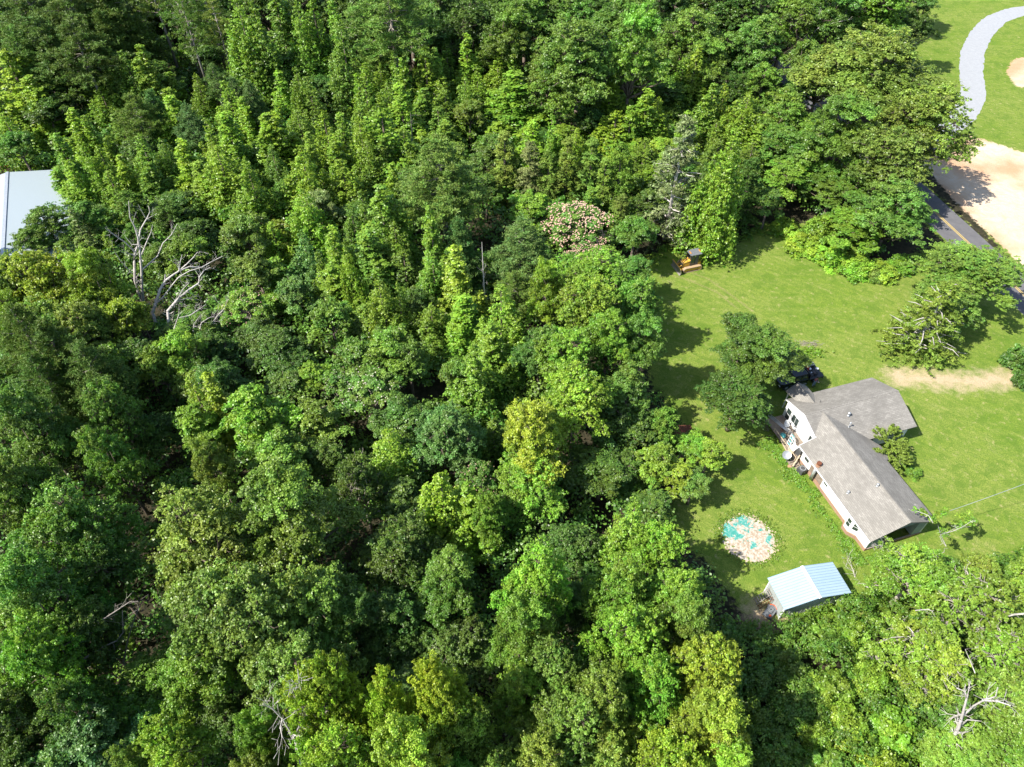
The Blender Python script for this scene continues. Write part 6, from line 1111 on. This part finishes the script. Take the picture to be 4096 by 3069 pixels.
for pl_ in ([(1640, 1260), (1720, 1240), (1790, 1210), (1870, 1150)], [(1480, 1095), (1560, 1120), (1590, 1170)], [(1780, 1150), (1850, 1130)], [(1620, 1140), (1700, 1110)]):
    for (xa, ya), (xb, yb) in zip(pl_[:-1], pl_[1:]):
        for k in range(5):
            f_ = rng.uniform(); c_ = PD(*C1((xa + (xb - xa) * f_ + rng.normal() * 14, ya + (yb - ya) * f_ - 8 + rng.normal() * 14)), rng.uniform(4.6, 5.4)); lv.clump(c_, (.42, .42, .3), 70, .17, .12, .5, -.4)
fo = bpy.data.objects.new('leafy_branch', lv.mesh('leafy_branch', M['leaf'])); COL.objects.link(fo); fo.color = (.19, .33, .036, 1); fo.parent = near_house[0]; fo.matrix_parent_inverse = Matrix.LocRotScale(near_house[0].location, near_house[0].rotation_euler, near_house[0].scale).inverted()
limbs(near_house[0], [([(1680, 1340), (1640, 1260), (1720, 1240), (1790, 1210), (1870, 1160)], .06, .02), ([(1640, 1250), (1625, 1200)], .04, .02), ([(1590, 1180), (1560, 1130), (1480, 1100)], .05, .02)], C1, bb, seed=22, depth=.5)
far_open = min(opens, key=lambda T: math.hypot(T[3] - 2110, T[4] - 1250))
limbs(far_open[0], [([(1290, 215), (1230, 218), (1170, 235), (1100, 233), (1040, 245)], .13, .05), ([(1000, 185), (930, 190), (885, 160), (870, 110)], .14, .06), ([(935, 230), (905, 180), (880, 100), (810, 60)], .16, .05), ([(1060, 190), (1010, 190), (960, 195)], .06, .02), ([(1270, 310), (1200, 300), (1120, 310), (1060, 285)], .06, .02)], C8, far_open[0].location, seed=23, depth=1.2)
low_open = min(opens, key=lambda T: math.hypot(T[3] - 2020, T[4] - 1370))
limbs(low_open[0], [([(600, 350), (660, 325), (740, 320), (790, 375)], .07, .03), ([(770, 200), (830, 195), (850, 205)], .06, .03), ([(1000, 490), (960, 470), (930, 485)], .05, .02), ([(1045, 490), (1025, 440), (1000, 380), (1035, 372)], .05, .02), ([(780, 460), (800, 400), (790, 340), (740, 280)], .13, .04)], C8, low_open[0].location, seed=24, depth=.8)

# ------------------------------------------------------------------ wire to the house, brush pile, odds and ends
wa, wb = HW(7.8, .2, 3.6), PF(4096, 1930, 6.0); wd_ = wb - wa; we = wa + wd_ * 2.2; we.z = 9
mb = MB(); mb.tube([wa.lerp(we, k / 14) - Vector((0, 0, .9 * 4 * (k / 14) * (1 - k / 14) * .6)) for k in range(15)], .022, 5)
tag(mb.build('power_line', M['galv']), 'overhead power line running from the house corner out over the lawn', 'power line')
up = empty('utility_pole', we.xy.to_3d(), 0, 'wooden utility pole at the far end of the house power line', 'utility pole'); mb = MB(); mb.tube([(0, 0, 0), (0, 0, 9.6)], [.15, .11], 10); mb.build('pole', M['bark'], up); mb = MB(); mb.box((0, 0, 9.1), (.1, 1.8, .12)); mb.build('crossarm', M['bark'], up)
bp_ = PD(1750, 744); mb = MB()
for k in range(70): a = rng.uniform(0, 2 * PI); p = Vector((rng.normal() * .9, rng.normal() * .35, .08)); mb.tube([p, p + Vector((math.cos(a), math.sin(a) * .5, rng.uniform(0, .4))) * rng.uniform(.3, .9)], [.025, .012], 4)
o = mb.build('brush_pile', M['grey_wood']); o.location = bp_; o['kind'] = 'stuff'; o['label'] = 'heap of cut brown brush on the lawn behind the shade tree'
lv = Leaves(); c0 = PD(1748, 762)
for k in range(60): lv.clump((c0.x + rng.normal() * 1.0, c0.y + rng.normal() * .5, .15), (.35, .35, .25), 30, .15, .1, .7, -.1, None, .4)
lv_obj('weeds', lv, (.16, .31, .03), 'stuff', 'bright weed patch beside the brown brush heap')
# loose low weeds where the lawn meets the wood and along the thicket
lv = Leaves()
edge_pts = [Vector((*p, 0)) for p in D2([(1395, 575), (1440, 535), (1530, 560), (1610, 510), (1700, 500), (1800, 570), (1920, 590), (2010, 550)])] 
for a, b in zip(edge_pts[:-1], edge_pts[1:]):
    for k in range(int((b - a).length * 6)):
        p = a.lerp(b, rng.uniform()) + Vector(rng.normal(size=3)) * .7; lv.clump((p.x, p.y, rng.uniform(.1, .5)), (.5, .5, .35), 30, .2, .13, .7, -.1, None, .3)
edge_pts = [Vector((*p, 0)) for p in D2([(1590, 1340), (1640, 1365), (1700, 1350), (1760, 1310), (1850, 1300), (1900, 1270), (2000, 1240), (2212, 1190)])]
for a, b in zip(edge_pts[:-1], edge_pts[1:]):
    for k in range(int((b - a).length * 14)):
        p = a.lerp(b, rng.uniform()) + Vector((rng.normal() * .4, -abs(rng.normal()) * 1.4, 0)); lv.clump((p.x, p.y, rng.uniform(.1, .7)), (.5, .5, .4), 40, .16, .11, .7, -.1, None, .4)
lv_obj('border_weeds', lv, (.14, .27, .03), 'stuff', 'bright weeds and vines spilling over the edge of the lawn')
# vine and sapling thicket of the lower right corner
lv = Leaves(); th = np.array(D2([(1560, 1345), (1640, 1370), (1700, 1355), (1760, 1320), (1850, 1305), (1900, 1275), (2000, 1245), (2300, 1190), (2400, 1750), (1500, 1750), (1530, 1450)]))
x0, y0 = th.min(0); x1, y1 = th.max(0); cand = np.stack([rng.uniform(x0, x1, 5200), rng.uniform(y0, y1, 5200)], 1); ins = poly_sd(cand[:, 0], cand[:, 1], th) > 0
for p in cand[ins]:
    hh = .3 + 2.4 * (math.sin(p[0] * .9 + 1) * math.sin(p[1] * .8) * .5 + .5) + rng.uniform(0, .8); c = rng.uniform(.35, .75)
    lv.clump((p[0], p[1], hh), (c, c, c * .75), int(95 * c), .17, .12, .6, -.2, None, .4 * rng.uniform(0, 1))
lv_obj('thicket', lv, (.095, .205, .026), 'stuff', 'dense vine-covered thicket of saplings below the metal shed')

# ------------------------------------------------------------------ labels for the trees
LM = [('bulldozer', 1485, 570), ('L-shaped house', 1850, 990), ('blue-roofed shed', 1745, 1270), ('old pool pad', 1615, 1160), ('white metal roof', 45, 460), ('upright dead tree', 300, 560), ('pink-blossoming tree', 1246, 455), ('central big pine', 943, 380),
      ('top big pine', 832, 60), ('gravel driveway', 2100, 150), ('thin bare snag', 892, 300), ('cream-flowering tree', 800, 810), ('huge driveway oak', 1900, 150), ('yard shade tree', 1640, 800), ('willowy blue-green tree', 955, 900), ('tall yellow-green tree', 1155, 930),
      ('rusty shed', 1500, 940), ('thin top pines', 390, 90), ('bottom left corner', 0, 1657), ('bottom edge centre', 1000, 1657), ('top left corner', 0, 0), ('top edge centre', 1106, 0), ('left edge middle', 0, 1000), ('broken dead tree', 2080, 1560), ('double yellow road line', 2040, 480), ('round blue-green pine', 1131, 560), ('lower-left bare branches', 290, 1330), ('pink-dotted tree', 525, 650), ('right edge middle', 2212, 700)]
DIRS = ['right of', 'upper right of', 'above', 'upper left of', 'left of', 'lower left of', 'below', 'lower right of']
ORD = ['nearest', 'second', 'third', 'fourth', 'fifth', 'sixth', 'seventh', 'eighth', 'ninth', 'tenth', 'eleventh', 'twelfth', 'thirteenth', 'fourteenth', 'fifteenth', 'sixteenth']
buckets = {}
for T in TREES:
    root, kind, tint, x, y, lab, r, h = T
    if lab: root['label'] = lab; continue
    nm, lx, ly = min(LM, key=lambda q: math.hypot(q[1] - x, q[2] - y)); ang = math.degrees(math.atan2(-(y - ly), x - lx)) % 360; di = int(((ang + 22.5) % 360) // 45)
    buckets.setdefault((TWORD[tint], KIND[kind][1], DIRS[di], nm), []).append((math.hypot(lx - x, ly - y), root))
for (tw_, ds_, dr_, nm), L in buckets.items():
    L.sort(key=lambda q: q[0])
    for i, (d, root) in enumerate(L): root['label'] = (tw_ + ' ' + ds_.replace(' with tufted needles', '').replace(' with fine drooping sprays', '') + ', ' + ((ORD[i] + ' such ') if len(L) > 1 else '') + dr_ + ' the ' + nm)
